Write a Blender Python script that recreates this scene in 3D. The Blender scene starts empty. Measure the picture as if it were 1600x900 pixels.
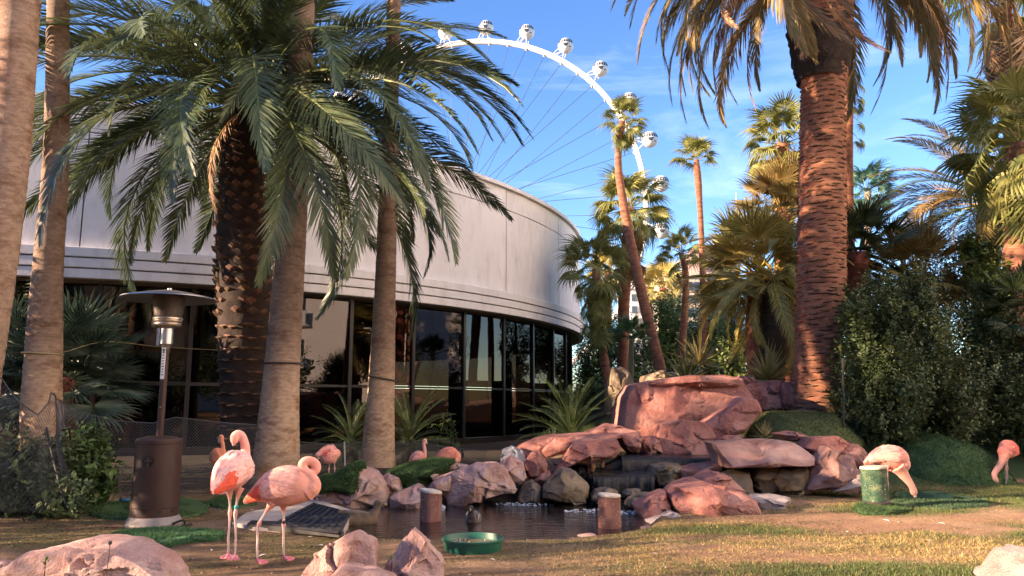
import bpy, math, random
import numpy as np
from mathutils import Vector, Matrix
R = math.radians
SC = bpy.context.scene
COL = SC.collection
rnd = random.Random(7)
nrng = np.random.default_rng(7)

# ---------------------------------------------------------------- camera
PITCH = R(8.7); FOC = 1180.0; EYE = 1.2
cam = bpy.data.cameras.new('camera'); cam_o = bpy.data.objects.new('camera', cam); COL.objects.link(cam_o)
cam.sensor_width = 36.0; cam.lens = 36.0 * FOC / 1600.0; cam.clip_start = 0.05; cam.clip_end = 20000
cam_o.location = (0, 0, EYE); cam_o.rotation_euler = (R(90) + PITCH, 0, 0)
SC.camera = cam_o
# ---------------------------------------------------------------- sky, sun, exposure
SUN = Vector((-0.955, -0.275, 0.265)).normalized()
SUN_EL = math.asin(SUN.z); SUN_ROT = math.atan2(SUN.x, SUN.y) % (2 * math.pi)
world = bpy.data.worlds.new('World'); SC.world = world; world.use_nodes = True
wn, wl = world.node_tree.nodes, world.node_tree.links
sky = wn.new('ShaderNodeTexSky'); sky.sky_type = 'NISHITA'; sky.sun_disc = False
sky.sun_elevation = SUN_EL; sky.sun_rotation = SUN_ROT
sky.altitude = 600; sky.air_density = 1.0; sky.dust_density = 0.25; sky.ozone_density = 2.6
bg = wn['Background']; bg.inputs[1].default_value = 0.093
tc = wn.new('ShaderNodeTexCoord'); mp = wn.new('ShaderNodeMapping'); mp.inputs['Scale'].default_value = (1.0, 1.0, 3.6)
mp.inputs['Rotation'].default_value = (0.1, 0.25, 0.0)
cn = wn.new('ShaderNodeTexNoise'); cn.inputs['Scale'].default_value = 3.2; cn.inputs['Detail'].default_value = 9; cn.inputs['Roughness'].default_value = 0.6
cn.inputs['Distortion'].default_value = 0.5
cr = wn.new('ShaderNodeValToRGB'); cr.color_ramp.elements[0].position = 0.57; cr.color_ramp.elements[1].position = 0.95
cr.color_ramp.elements[0].color = (0, 0, 0, 1); cr.color_ramp.elements[1].color = (0.36, 0.36, 0.36, 1)
hs = wn.new('ShaderNodeHueSaturation'); hs.inputs['Saturation'].default_value = 1.16; hs.inputs['Value'].default_value = 1.0; hs.inputs['Hue'].default_value = 0.513
cm = wn.new('ShaderNodeMix'); cm.data_type = 'RGBA'; cm.inputs[7].default_value = (6.0, 6.3, 6.7, 1)
wl.new(tc.outputs['Generated'], mp.inputs[0]); wl.new(mp.outputs[0], cn.inputs['Vector']); wl.new(cn.outputs[0], cr.inputs[0])
wl.new(sky.outputs[0], hs.inputs['Color']); wl.new(hs.outputs[0], cm.inputs[6]); wl.new(cr.outputs[0], cm.inputs[0])
wl.new(cm.outputs[2], bg.inputs[0])
sun = bpy.data.lights.new('sun', 'SUN'); sun.energy = 5.0; sun.angle = R(0.5); sun.color = (1.0, 0.70, 0.47)
sun_o = bpy.data.objects.new('sun', sun); COL.objects.link(sun_o); sun_o.rotation_euler = SUN.to_track_quat('Z', 'Y').to_euler()
sun_o.location = SUN * 50
SC.view_settings.view_transform = 'Standard'; SC.view_settings.look = 'None'
SC.view_settings.exposure = 2.15; SC.view_settings.gamma = 1.0
try:
    SC.cycles.max_bounces = 7; SC.cycles.diffuse_bounces = 4; SC.cycles.glossy_bounces = 3; SC.cycles.transmission_bounces = 3
    SC.cycles.transparent_max_bounces = 8; SC.cycles.use_denoising = True
    SC.cycles.caustics_reflective = False; SC.cycles.caustics_refractive = False
except Exception: pass

# ---------------------------------------------------------------- helpers
CP, SP = math.cos(PITCH), math.sin(PITCH)
def at(px, py, Y):
    """World point seen at photograph pixel (px,py) at distance Y in front of the viewer."""
    u = (px - 800) / FOC; v = (450 - py) / FOC
    dy = CP - v * SP; k = Y / dy
    return np.array([u * k, Y, EYE + (SP + v * CP) * k])
def gr(px, py, z=0.0):
    u = (px - 800) / FOC; v = (450 - py) / FOC
    k = (z - EYE) / (SP + v * CP)
    return np.array([u * k, (CP - v * SP) * k, z])
def ppm(Y): return FOC / Y          # pixels per metre, about

def _hash(ix, iy, iz, seed):
    h = (ix * 374761393 + iy * 668265263 + iz * 1274126177 + seed * 974711) & 0xffffffff
    h = ((h ^ (h >> 13)) * 1274126177) & 0xffffffff
    h = (h ^ (h >> 16)) & 0xffffffff
    return h / 4294967295.0
def vnoise(p, seed=0):
    p = np.asarray(p, float); i = np.floor(p).astype(np.int64); f = p - i; f = f * f * (3 - 2 * f)
    r = 0
    for dx in (0, 1):
        for dy in (0, 1):
            for dz in (0, 1):
                w = (f[..., 0] if dx else 1 - f[..., 0]) * (f[..., 1] if dy else 1 - f[..., 1]) * (f[..., 2] if dz else 1 - f[..., 2])
                r = r + w * _hash(i[..., 0] + dx, i[..., 1] + dy, i[..., 2] + dz, seed)
    return r * 2 - 1
def fbm(p, seed=0, octv=4, gain=0.5):
    p = np.asarray(p, float); a = 1; s = 0; t = 0
    for o in range(octv):
        s = s + a * vnoise(p * (2 ** o) + 17.3 * o, seed + o); t += a; a *= gain
    return s / t
def sstep(a, b, x):
    t = np.clip((x - a) / (b - a), 0, 1); return t * t * (3 - 2 * t)

class MB:
    def __init__(s): s.v = []; s.f = []; s.n = 0; s.c = []; s.hasc = False
    def add(s, verts, faces, col=None):
        verts = np.asarray(verts, float).reshape(-1, 3); b = s.n
        s.v.append(verts); s.n += len(verts)
        s.f.extend([tuple(i + b for i in f) for f in faces])
        if col is not None: s.hasc = True
        c = np.ones((len(verts), 3)) if col is None else np.broadcast_to(np.asarray(col, float), (len(verts), 3))
        s.c.append(c)
        return b
    def box(s, c, size, rz=0.0, rot=None, col=None):
        hx, hy, hz = [d / 2 for d in size]
        P = np.array([(x, y, z) for x in (-hx, hx) for y in (-hy, hy) for z in (-hz, hz)])
        if rot is not None: P = P @ np.array(rot).T
        elif rz: 
            k = np.array([[math.cos(rz), -math.sin(rz), 0], [math.sin(rz), math.cos(rz), 0], [0, 0, 1]]); P = P @ k.T
        s.add(P + np.array(c), [(0, 1, 3, 2), (4, 6, 7, 5), (0, 4, 5, 1), (2, 3, 7, 6), (0, 2, 6, 4), (1, 5, 7, 3)], col)
    def tube(s, pts, rad, n=8, caps=True, col=None, flat=1.0, upref=(0, 0, 1)):
        pts = np.asarray(pts, float); m = len(pts)
        rad = np.broadcast_to(np.asarray(rad, float), (m,))
        tan = np.gradient(pts, axis=0); tan /= np.linalg.norm(tan, axis=1)[:, None] + 1e-12
        V = []; ref = None
        for i in range(m):
            t = tan[i]
            if ref is None:
                a = np.array(upref, float)
                if abs(a @ t) > 0.95: a = np.array([1.0, 0, 0]) if abs(t[0]) < .9 else np.array([0, 1.0, 0])
                ref = a
            u = ref - t * (ref @ t); u /= np.linalg.norm(u) + 1e-12; w = np.cross(t, u); ref = u
            for k in range(n):
                an = 2 * math.pi * k / n
                V.append(pts[i] + rad[i] * (math.cos(an) * u + flat * math.sin(an) * w))
        F = []
        for i in range(m - 1):
            for k in range(n):
                k2 = (k + 1) % n
                F.append((i * n + k, i * n + k2, (i + 1) * n + k2, (i + 1) * n + k))
        if caps: F.append(tuple(range(n - 1, -1, -1))); F.append(tuple((m - 1) * n + k for k in range(n)))
        if col is not None and np.ndim(col) == 2: col = np.repeat(np.asarray(col, float), n, axis=0)
        s.add(V, F, col)
    def lathe(s, prof, n=24, c=(0, 0, 0), a0=0.0, a1=None, col=None):
        full = a1 is None; a1 = a0 + 2 * math.pi if full else a1
        m = len(prof); k = n if full else n + 1
        an = np.array([a0 + (a1 - a0) * j / n for j in range(k)])
        V = [(c[0] + r * math.cos(t), c[1] + r * math.sin(t), c[2] + z) for (r, z) in prof for t in an]
        F = []
        for i in range(m - 1):
            for j in range(n):
                j2 = (j + 1) % k if full else j + 1
                F.append((i * k + j, i * k + j2, (i + 1) * k + j2, (i + 1) * k + j))
        s.add(V, F, col)
    def grid(s, P, col=None, wrap_v=False):
        a, b = P.shape[:2]; F = []
        bb = b if wrap_v else b - 1
        for i in range(a - 1):
            for j in range(bb):
                j2 = (j + 1) % b
                F.append((i * b + j, i * b + j2, (i + 1) * b + j2, (i + 1) * b + j))
        s.add(P.reshape(-1, 3), F, None if col is None else np.asarray(col).reshape(-1, 3))
    def mesh(s, name, smooth=False, angle=None):
        me = bpy.data.meshes.new(name)
        V = np.concatenate(s.v) if s.v else np.zeros((0, 3))
        me.from_pydata(V.tolist(), [], s.f)
        if s.hasc:
            at_ = me.attributes.new('tint', 'FLOAT_COLOR', 'POINT')
            C = np.concatenate(s.c); C = np.c_[C, np.ones(len(C))].astype(np.float32)
            at_.data.foreach_set('color', C.ravel())
        if smooth:
            me.polygons.foreach_set('use_smooth', [True] * len(me.polygons))
            if angle is not None: me.set_sharp_from_angle(angle=angle)
        me.update(); return me
    def build(s, name, mat, parent=None, smooth=False, angle=None, loc=None):
        return obj(name, s.mesh(name, smooth, angle), mat, parent, loc)

def obj(name, me, mat=None, parent=None, loc=None, rot=None, scale=None):
    if mat is not None and len(me.materials) == 0: me.materials.append(mat)
    o = bpy.data.objects.new(name, me); COL.objects.link(o)
    if parent is not None: o.parent = parent
    if loc is not None: o.location = loc
    if rot is not None: o.rotation_euler = rot
    if scale is not None: o.scale = (scale,) * 3 if np.isscalar(scale) else scale
    return o
def tag(o, label, cat, group=None, kind=None):
    if label: o['label'] = label
    if cat: o['category'] = cat
    if group: o['group'] = group
    if kind: o['kind'] = kind
    return o
def thing(name, label, cat, loc=(0, 0, 0), group=None, rz=0):
    o = bpy.data.objects.new(name, None); COL.objects.link(o); o.location = loc; o.rotation_euler = (0, 0, rz)
    o.empty_display_size = 0.1
    return tag(o, label, cat, group)
def struct(o): o['kind'] = 'structure'; return o
def copy_tree(o, parent=None):
    c = o.copy(); COL.objects.link(c)
    if parent is not None: c.parent = parent
    for ch in list(o.children): copy_tree(ch, c)
    return c
def euler_axes(x, y, z):
    return Matrix(((x[0], y[0], z[0]), (x[1], y[1], z[1]), (x[2], y[2], z[2]))).to_euler()
def spline(pts, n):
    """Catmull-Rom through pts (k,d) -> (n,d)."""
    P = np.asarray(pts, float); k = len(P)
    Q = np.vstack([2 * P[0] - P[1], P, 2 * P[-1] - P[-2]])
    d = np.r_[0, np.cumsum(np.linalg.norm(np.diff(P[:, :3] if P.shape[1] > 3 else P, axis=0), axis=1) + 1e-9)]
    t = np.linspace(0, d[-1], n); out = []
    for x in t:
        i = min(max(np.searchsorted(d, x, side='right') - 1, 0), k - 2)
        u = (x - d[i]) / (d[i + 1] - d[i])
        a, b, c, e = Q[i], Q[i + 1], Q[i + 2], Q[i + 3]
        out.append(0.5 * ((2 * b) + (-a + c) * u + (2 * a - 5 * b + 4 * c - e) * u * u + (-a + 3 * b - 3 * c + e) * u ** 3))
    return np.array(out)

# ---------------------------------------------------------------- materials
def lin(c):
    return tuple(((x / 255.0) / 12.92 if x / 255.0 <= .04045 else (((x / 255.0) + .055) / 1.055) ** 2.4) for x in c)
MATS = {}
def M(name, c1, c2=None, scale=5.0, rough=0.7, bump=0.0, bscale=30.0, stretch=(1, 1, 1), c3=None, s3=2.0, spec=0.4, metal=0.0,
      tint=False, rand=0.0, transl=0.0, bdist=0.02, lo=0.35, hi=0.65, coords='Object', detail=6.0, sheen=0.0):
    if name in MATS: return MATS[name]
    m = bpy.data.materials.new(name); m.use_nodes = True; MATS[name] = m
    nt = m.node_tree; N, L = nt.nodes, nt.links
    b = N['Principled BSDF']; b.inputs['Roughness'].default_value = rough; b.inputs['Metallic'].default_value = metal
    b.inputs['Specular IOR Level'].default_value = spec
    if sheen: b.inputs['Sheen Weight'].default_value = sheen
    tcn = N.new('ShaderNodeTexCoord'); mpn = N.new('ShaderNodeMapping'); mpn.inputs['Scale'].default_value = stretch
    L.new(tcn.outputs[coords], mpn.inputs[0])
    colout = None
    if c2 is not None:
        n1 = N.new('ShaderNodeTexNoise'); n1.inputs['Scale'].default_value = scale; n1.inputs['Detail'].default_value = detail; n1.inputs['Roughness'].default_value = 0.62
        L.new(mpn.outputs[0], n1.inputs['Vector'])
        r1 = N.new('ShaderNodeValToRGB'); r1.color_ramp.elements[0].position = lo; r1.color_ramp.elements[1].position = hi
        r1.color_ramp.elements[0].color = (*c1, 1); r1.color_ramp.elements[1].color = (*c2, 1)
        L.new(n1.outputs[0], r1.inputs[0]); colout = r1.outputs[0]
        if c3 is not None:
            n3 = N.new('ShaderNodeTexNoise'); n3.inputs['Scale'].default_value = s3; n3.inputs['Detail'].default_value = 8; n3.inputs['Roughness'].default_value = 0.7
            L.new(mpn.outputs[0], n3.inputs['Vector'])
            r3 = N.new('ShaderNodeValToRGB'); r3.color_ramp.elements[0].position = 0.5; r3.color_ramp.elements[1].position = 0.68
            L.new(n3.outputs[0], r3.inputs[0])
            mx = N.new('ShaderNodeMix'); mx.data_type = 'RGBA'; mx.inputs[7].default_value = (*c3, 1)
            L.new(r3.outputs[0], mx.inputs[0]); L.new(colout, mx.inputs[6]); colout = mx.outputs[2]
    else:
        rgb = N.new('ShaderNodeRGB'); rgb.outputs[0].default_value = (*c1, 1); colout = rgb.outputs[0]
    if tint:
        a = N.new('ShaderNodeAttribute'); a.attribute_name = 'tint'
        mx = N.new('ShaderNodeMix'); mx.data_type = 'RGBA'; mx.blend_type = 'MULTIPLY'; mx.inputs[0].default_value = 1.0
        L.new(colout, mx.inputs[6]); L.new(a.outputs['Color'], mx.inputs[7]); colout = mx.outputs[2]
    if rand:
        oi = N.new('ShaderNodeObjectInfo'); h = N.new('ShaderNodeHueSaturation')
        mr = N.new('ShaderNodeMapRange'); mr.inputs[3].default_value = 1 - rand; mr.inputs[4].default_value = 1 + rand
        L.new(oi.outputs['Random'], mr.inputs[0]); L.new(mr.outputs[0], h.inputs['Value'])
        mr2 = N.new('ShaderNodeMapRange'); mr2.inputs[3].default_value = 0.5 + rand * .06; mr2.inputs[4].default_value = 0.5 - rand * .06
        L.new(oi.outputs['Random'], mr2.inputs[0]); L.new(mr2.outputs[0], h.inputs['Hue'])
        L.new(colout, h.inputs['Color']); colout = h.outputs[0]
    L.new(colout, b.inputs['Base Color'])
    if bump:
        nb = N.new('ShaderNodeTexNoise'); nb.inputs['Scale'].default_value = bscale; nb.inputs['Detail'].default_value = 8; nb.inputs['Roughness'].default_value = 0.65
        L.new(mpn.outputs[0], nb.inputs['Vector'])
        nb2 = N.new('ShaderNodeTexNoise'); nb2.inputs['Scale'].default_value = bscale * 4.5; nb2.inputs['Detail'].default_value = 4; L.new(mpn.outputs[0], nb2.inputs['Vector'])
        hm = N.new('ShaderNodeMath'); hm.operation = 'MULTIPLY_ADD'; hm.inputs[1].default_value = 0.35; L.new(nb2.outputs[0], hm.inputs[0]); L.new(nb.outputs[0], hm.inputs[2])
        bp = N.new('ShaderNodeBump'); bp.inputs['Strength'].default_value = bump; bp.inputs['Distance'].default_value = bdist
        L.new(hm.outputs[0], bp.inputs['Height']); L.new(bp.outputs[0], b.inputs['Normal'])
    if transl:
        tr = N.new('ShaderNodeBsdfTranslucent'); ms = N.new('ShaderNodeMixShader'); ms.inputs[0].default_value = transl
        L.new(colout, tr.inputs[0]); L.new(b.outputs[0], ms.inputs[1]); L.new(tr.outputs[0], ms.inputs[2])
        L.new(ms.outputs[0], N['Material Output'].inputs[0])
    return m
m_frond = M('palm frond', (0.060, 0.090, 0.046), (0.095, 0.132, 0.070), 3, 0.38, tint=True, rand=0.22, transl=0.2, spec=0.42)
m_frond_olive = M('olive palm frond', (0.18, 0.14, 0.052), (0.27, 0.21, 0.085), 3, 0.55, tint=True, rand=0.25, transl=0.22, spec=0.22)
m_frond_dry = M('dry palm frond', (0.24, 0.15, 0.085), (0.36, 0.25, 0.15), 4, 0.7, tint=True, rand=0.2, transl=0.15)
m_fan = M('fan leaf', (0.16, 0.19, 0.05), (0.25, 0.26, 0.09), 3, 0.5, tint=True, rand=0.25, transl=0.30, spec=0.3)
m_fan_blue = M('blue green fan leaf', (0.040, 0.075, 0.062), (0.07, 0.115, 0.085), 3, 0.5, tint=True, rand=0.15, transl=0.12)
m_fan_gold = M('golden fan leaf', (0.30, 0.275, 0.08), (0.44, 0.38, 0.13), 3, 0.5, tint=True, rand=0.25, transl=0.25)
m_fan_dead = M('dead fan leaf', (0.26, 0.17, 0.09), (0.40, 0.28, 0.16), 4, 0.75, tint=True, rand=0.2, transl=0.15)
m_cycad = M('cycad leaf', (0.022, 0.040, 0.016), (0.042, 0.066, 0.026), 4, 0.5, tint=True, rand=0.2, transl=0.08, spec=0.3)
m_leaf = M('shrub leaf', (0.042, 0.060, 0.024), (0.080, 0.105, 0.043), 2.5, 0.5, tint=True, transl=0.2, spec=0.3)
m_leaf2 = M('light shrub leaf', (0.05, 0.09, 0.02), (0.14, 0.18, 0.04), 2.0, 0.45, tint=True, transl=0.22)
m_rock = M('red sandstone', (0.30, 0.118, 0.096), (0.42, 0.19, 0.155), 3.0, 0.85, 1.0, 16, c3=(0.40, 0.23, 0.19), s3=1.3, tint=True, bdist=0.045, detail=12.0)
m_rock_pink = M('pale pink sandstone', (0.39, 0.225, 0.195), (0.54, 0.36, 0.32), 3.6, 0.85, 1.0, 18, c3=(0.56, 0.42, 0.36), s3=2.6, tint=True, bdist=0.04, detail=12.0)
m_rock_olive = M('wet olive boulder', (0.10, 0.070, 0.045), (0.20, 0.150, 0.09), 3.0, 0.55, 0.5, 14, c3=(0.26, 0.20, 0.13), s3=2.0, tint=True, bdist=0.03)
m_rock_pale = M('pale grey rock', (0.33, 0.27, 0.24), (0.48, 0.40, 0.36), 5.0, 0.85, 0.7, 14, stretch=(1, 1, 2.5), tint=True, bdist=0.04)
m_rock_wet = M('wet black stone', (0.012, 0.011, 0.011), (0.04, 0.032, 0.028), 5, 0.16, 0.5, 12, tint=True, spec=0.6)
m_trunk = M('smooth palm trunk', (0.27, 0.18, 0.13), (0.42, 0.30, 0.22), 11, 0.9, 0.8, 34, stretch=(1, 1, 2.6), c3=(0.16, 0.085, 0.05), s3=2.6, tint=True)
m_trunk_red = M('red palm bark', (0.20, 0.075, 0.040), (0.36, 0.165, 0.095), 4, 0.85, 0.8, 18, stretch=(1, 1, 4), c3=(0.10, 0.04, 0.025), s3=3, tint=True)
m_trunk_dark = M('dark fibrous bark', (0.020, 0.013, 0.010), (0.045, 0.030, 0.023), 6, 0.9, 0.9, 25, stretch=(1, 1, 2), tint=True)
m_scar_dark = M('cut leaf base', (0.06, 0.035, 0.022), (0.17, 0.105, 0.066), 5, 0.85, 0.5, 40, rand=0.35, tint=True)
m_scar_red = M('red leaf scar', (0.25, 0.085, 0.042), (0.42, 0.18, 0.10), 7, 0.85, 0.5, 40, rand=0.22, tint=True)
# ================================================================ GROUND
def poly_sd(poly, x, y):
    P = np.asarray(poly)[:, :2]; ins = np.zeros(x.shape, bool); d = np.full(x.shape, 1e9)
    for i in range(len(P)):
        a, b = P[i], P[(i + 1) % len(P)]
        e = b - a; t = np.clip(((x - a[0]) * e[0] + (y - a[1]) * e[1]) / (e @ e + 1e-12), 0, 1)
        d = np.minimum(d, np.hypot(x - a[0] - t * e[0], y - a[1] - t * e[1]))
        c = ((a[1] > y) != (b[1] > y)) & (x < (b[0] - a[0]) * (y - a[1]) / (b[1] - a[1] + 1e-12) + a[0]); ins ^= c
    return np.where(ins, -d, d)
WATER_Z = -0.055
POND = [gr(px, py, -0.02) for px, py in ((528, 806), (545, 828), (610, 838), (700, 842), (800, 842), (880, 840), (960, 834), (1010, 824), (1030, 800))] + \
       [np.array([2.3, 10.4, 0]), np.array([1.6, 11.6, 0]), np.array([0, 11.2, 0]), np.array([-1.0, 10.2, 0]), np.array([-2.0, 9.6, 0])]
def height(x, y):
    x = np.asarray(x, float); y = np.asarray(y, float)
    y0 = 11.0 + 1.3 * sstep(6.0, 7.6, x)
    h = 1.05 * sstep(y0, y0 + 3.0, y) * sstep(2.2, 4.4, x)
    h = h + 1.0 * sstep(15.5, 23, y) * sstep(2.2, 4.0, x)
    h = h + 0.035 * fbm(np.stack([x * .7, y * .7, 0 * x], -1), 3, 3) * sstep(2, 5, np.abs(y) + 1)
    h = h + 0.012 * fbm(np.stack([x * 4, y * 4, 0 * x], -1), 5, 3)
    # low bank behind the pond
    h = h + 0.16 * sstep(9.6, 10.6, y) * (1 - sstep(12.5, 14, y)) * sstep(-3.6, -2.6, x) * (1 - sstep(1.8, 2.6, x))
    near = (y > 6) & (y < 13) & (np.abs(x) < 4.5)
    sd = np.full(x.shape, 5.0)
    if near.any(): sd[near] = poly_sd(POND, x[near], y[near])
    w = 1 - sstep(-0.30, 0.10, sd)
    return h * (1 - w) + (-0.40) * w
def h1(x, y): return float(height(np.array([x]), np.array([y]))[0])
def grass_mask(x, y):
    """(cover 0..1, dryness 0..1) of the lawn."""
    p = np.stack([x * .9, y * 1.3, 0 * x], -1); q = np.stack([x * .55, y * 1.6, 0 * x + 4], -1)
    cov = sstep(-0.42, 0.20, fbm(p, 11, 4)) * sstep(-0.1, 1.6, x + 0.25 * (y - 6) * (y < 7) + 0.4 * fbm(p * 1.7, 4, 3))
    cov = cov * (1 - sstep(10.8, 11.6, y - .6 * sstep(5.5, 7, x)))
    track = np.abs(y - (8.25 + 0.10 * (x - 3) + .25 * np.sin(x * 1.1)))      # worn strip in front of the rocks
    cov = cov * (0.12 + 0.88 * sstep(0.10, 0.55, track)) 
    cov = np.maximum(cov, .9 * sstep(5.2, 6.5, x) * sstep(8, 9.5, y) * (1 - sstep(11.5, 12.2, y)))
    dry = sstep(-0.25, 0.30, fbm(q, 23, 3) + .25 - .10 * (x - 2) - .35 * sstep(8.8, 10.5, y))
    return cov, np.clip(dry, 0, 1)
def axis(a, b, d, far, grow=1.35):
    core = list(np.arange(a, b + 1e-6, d)); s = d; lo = a; hi = b; L_, H_ = [], []
    while hi < far: s *= grow; hi += s; H_.append(hi)
    s = d
    while lo > -far: s *= grow; lo -= s; L_.append(lo)
    return np.array(L_[::-1] + core + H_)
gx = axis(-6.2, 9.4, 0.065, 5000); gy = axis(3.6, 14.6, 0.065, 5000)
GX, GY = np.meshgrid(gx, gy, indexing='ij'); GZ = height(GX, GY)
cov, dry = grass_mask(GX, GY)
n1 = fbm(np.stack([GX * 2.2, GY * 2.2, 0 * GX], -1), 31, 4); n2 = fbm(np.stack([GX * 6, GY * 6, 0 * GX], -1), 37, 3)
soil = np.array([0.150, 0.098, 0.060]); soil2 = np.array([0.235, 0.155, 0.098]); damp = np.array([0.085, 0.060, 0.040]); moss = np.array([0.11, 0.105, 0.038])
w = sstep(-.3, .4, n1)[..., None]; C = soil * (1 - w) + soil2 * w
rightdirt = sstep(0.2, 1.5, GX)[..., None]; C = C * (1 - rightdirt) + rightdirt * (np.array([0.30, 0.175, 0.105]) * (1 - w) + np.array([0.36, 0.23, 0.135]) * w)
mo = (sstep(.05, .45, fbm(np.stack([GX * 1.1, GY * 1.4, 0 * GX + 8], -1), 41, 4)) * (GX < 0.5) * .75)[..., None]; C = C * (1 - mo) + moss * mo
da = (sstep(0.7, 0.05, poly_sd(POND, GX, GY)) * .7 * (GX < 2))[..., None]; C = C * (1 - da) + damp * da
gcol = np.array([0.075, 0.10, 0.03]) * (1 - dry[..., None]) + np.array([0.33, 0.24, 0.09]) * dry[..., None]
C = C * (1 - .62 * cov[..., None]) + gcol * .62 * cov[..., None]
hill = (sstep(10.9, 11.5, GY - 1.2 * sstep(6, 7.5, GX)) * sstep(3.2, 4.0, GX) * (1 - sstep(15, 17, GY)))[..., None]
C = C * (1 - hill) + hill * np.array([0.045, 0.075, 0.030])
net_shade = (sstep(9.9, 10.7, GY) * (GX < 2.4) * (1 - sstep(20, 30, GY)) * sstep(0.1, .6, poly_sd(POND, GX, GY)))[..., None]; C = C * (1 - net_shade) + net_shade * np.array([0.045, 0.036, 0.026])  # dark tone behind the netting stands in for shade on the earth
bgm = (sstep(15, 18, GY) * (GX > 2.4))[..., None]; C = C * (1 - bgm) + bgm * np.array([0.07, 0.06, 0.03])
fa = sstep(60, 200, np.hypot(GX, GY))[..., None]; C = C * (1 - fa) + fa * np.array([0.20, 0.17, 0.13])
C = C * (1 + .22 * n2[..., None])
m_ground = M('earth', (0.78, 0.78, 0.78), (1.15, 1.15, 1.15), 26, 0.93, 0.8, 60, tint=True, spec=0.2, bdist=0.02)
g = MB(); g.grid(np.stack([GX, GY, GZ], -1), C); gobj = struct(g.build('ground', m_ground, smooth=True))
gobj['label'] = 'bare brown earth and patchy dry lawn around the pond'

m_water = M('pond water', (0.014, 0.010, 0.009), rough=0.03, spec=0.55)
nt = m_water.node_tree; N, L = nt.nodes, nt.links
t_ = N.new('ShaderNodeTexCoord'); mp_ = N.new('ShaderNodeMapping'); mp_.inputs['Scale'].default_value = (3, 9, 1); nz = N.new('ShaderNodeTexNoise'); nz.inputs['Scale'].default_value = 1.6; nz.inputs['Detail'].default_value = 5
bp_ = N.new('ShaderNodeBump'); bp_.inputs['Strength'].default_value = 0.35; bp_.inputs['Distance'].default_value = 0.03
L.new(t_.outputs['Object'], mp_.inputs[0]); L.new(mp_.outputs[0], nz.inputs['Vector']); L.new(nz.outputs[0], bp_.inputs['Height']); L.new(bp_.outputs[0], N['Principled BSDF'].inputs['Normal'])
wb = MB(); ws = np.array(POND); cxy = ws.mean(0)
ring = (ws - cxy) * 1.08 + cxy; ring[:, 2] = WATER_Z
wb.add(ring, [tuple(range(len(ring)))]); tag(struct(wb.build('water', m_water)), 'dark rippled pond water below the waterfall rocks', None)

# ================================================================ ROUND BUILDING
BC = np.array([-15.44, 34.695]); BR = 18.66
m_fascia = M('cream painted concrete', (0.74, 0.71, 0.70), (0.81, 0.79, 0.785), 1.6, 0.85, 0.25, 9, c3=(0.66, 0.625, 0.61), s3=3.0, stretch=(1.0, 1.0, .35), lo=.3, hi=.7)
m_mull = M('dark bronze mullion', (0.02, 0.016, 0.014), rough=0.4, spec=0.5)
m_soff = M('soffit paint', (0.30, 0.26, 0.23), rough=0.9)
m_glass = bpy.data.materials.new('tinted glass'); m_glass.use_nodes = True
nt = m_glass.node_tree; N, L = nt.nodes, nt.links; N.remove(N['Principled BSDF'])
gl = N.new('ShaderNodeBsdfGlossy'); gl.inputs['Roughness'].default_value = 0.01; gl.inputs[0].default_value = (0.80, 0.72, 0.68, 1)
tp = N.new('ShaderNodeBsdfTransparent'); tp.inputs[0].default_value = (0.20, 0.16, 0.14, 1)
fr = N.new('ShaderNodeFresnel'); fr.inputs[0].default_value = 1.9; ms = N.new('ShaderNodeMixShader')
ma = N.new('ShaderNodeMath'); ma.operation = 'MULTIPLY_ADD'; ma.inputs[1].default_value = 0.36; ma.inputs[2].default_value = 0.02
L.new(fr.outputs[0], ma.inputs[0]); L.new(ma.outputs[0], ms.inputs[0])
L.new(tp.outputs[0], ms.inputs[1]); L.new(gl.outputs[0], ms.inputs[2]); L.new(ms.outputs[0], N['Material Output'].inputs[0])
bld = thing('round_building', 'round cream concrete building with a dark glass wall under its curved fascia', 'building', (BC[0], BC[1], 0))
A0, A1 = -152.0, 26.0
def arc(prof, a0, a1, n): 
    b = MB(); b.lathe(prof, n, (0, 0, 0), R(a0), R(a1)); return b
# fascia panels: two courses, deep joints between
na = 14; st = (A1 - A0) / na
for course, (z0, z1) in enumerate(((4.74, 7.50), (7.525, 8.2))):
    b = MB(); r = BR - .14; e = 0.045
    b.lathe([(r - .12, z0), (r - .008, z0), (r, z0 + .01), (r, z1 - .01), (r - .008, z1), (r - .12, z1)], 14, (0, 0, 0), R(e), R(st - e))
    me = b.mesh('fascia_panel', True, R(25))
    for i in range(na):
        obj('fascia_panel', me, m_fascia, bld, rot=(0, 0, R(A0 + i * st + 3.0)))
b = arc([(BR - .19, 4.55), (BR - .19, 8.15)], A0, A1 + 2, 120); b.build('fascia_backing', m_soff, bld, True)
for r, z0, z1 in ((BR, 4.02, 4.235), (BR + .025, 4.265, 4.48), (BR + .05, 4.51, 4.73)):
    b = arc([(BR - .5, z0), (r - .01, z0), (r, z0 + .012), (r, z1 - .012), (r - .01, z1), (BR - .25, z1)], A0, A1 + 2, 150)
    b.build('cornice_band', m_fascia, bld, True, R(30))
b = arc([(BR - .18, 8.21), (BR - .02, 8.21), (BR - .02, 8.33), (BR - .2, 8.36), (BR - 4, 8.34), (0.1, 8.34)], A0, A1 + 2, 120); b.build('roof', m_fascia, bld, True, R(30))
b = arc([(BR - .9, 3.99), (BR - .2, 3.99)], A0, A1 + 2, 120); b.build('soffit', m_soff, bld)
bay = 6.35; angs = [-14.2 - bay * k for k in range(-6, 22)]
GR_ = BR - .55
wdt = 2 * GR_ * math.sin(R(bay / 2))
pm_hi = MB(); pm_hi.box((0, 0, (1.70 + 3.93) / 2), (0.014, wdt - .10, 3.93 - 1.70)); pm_hi = pm_hi.mesh('window_pane')
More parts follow.
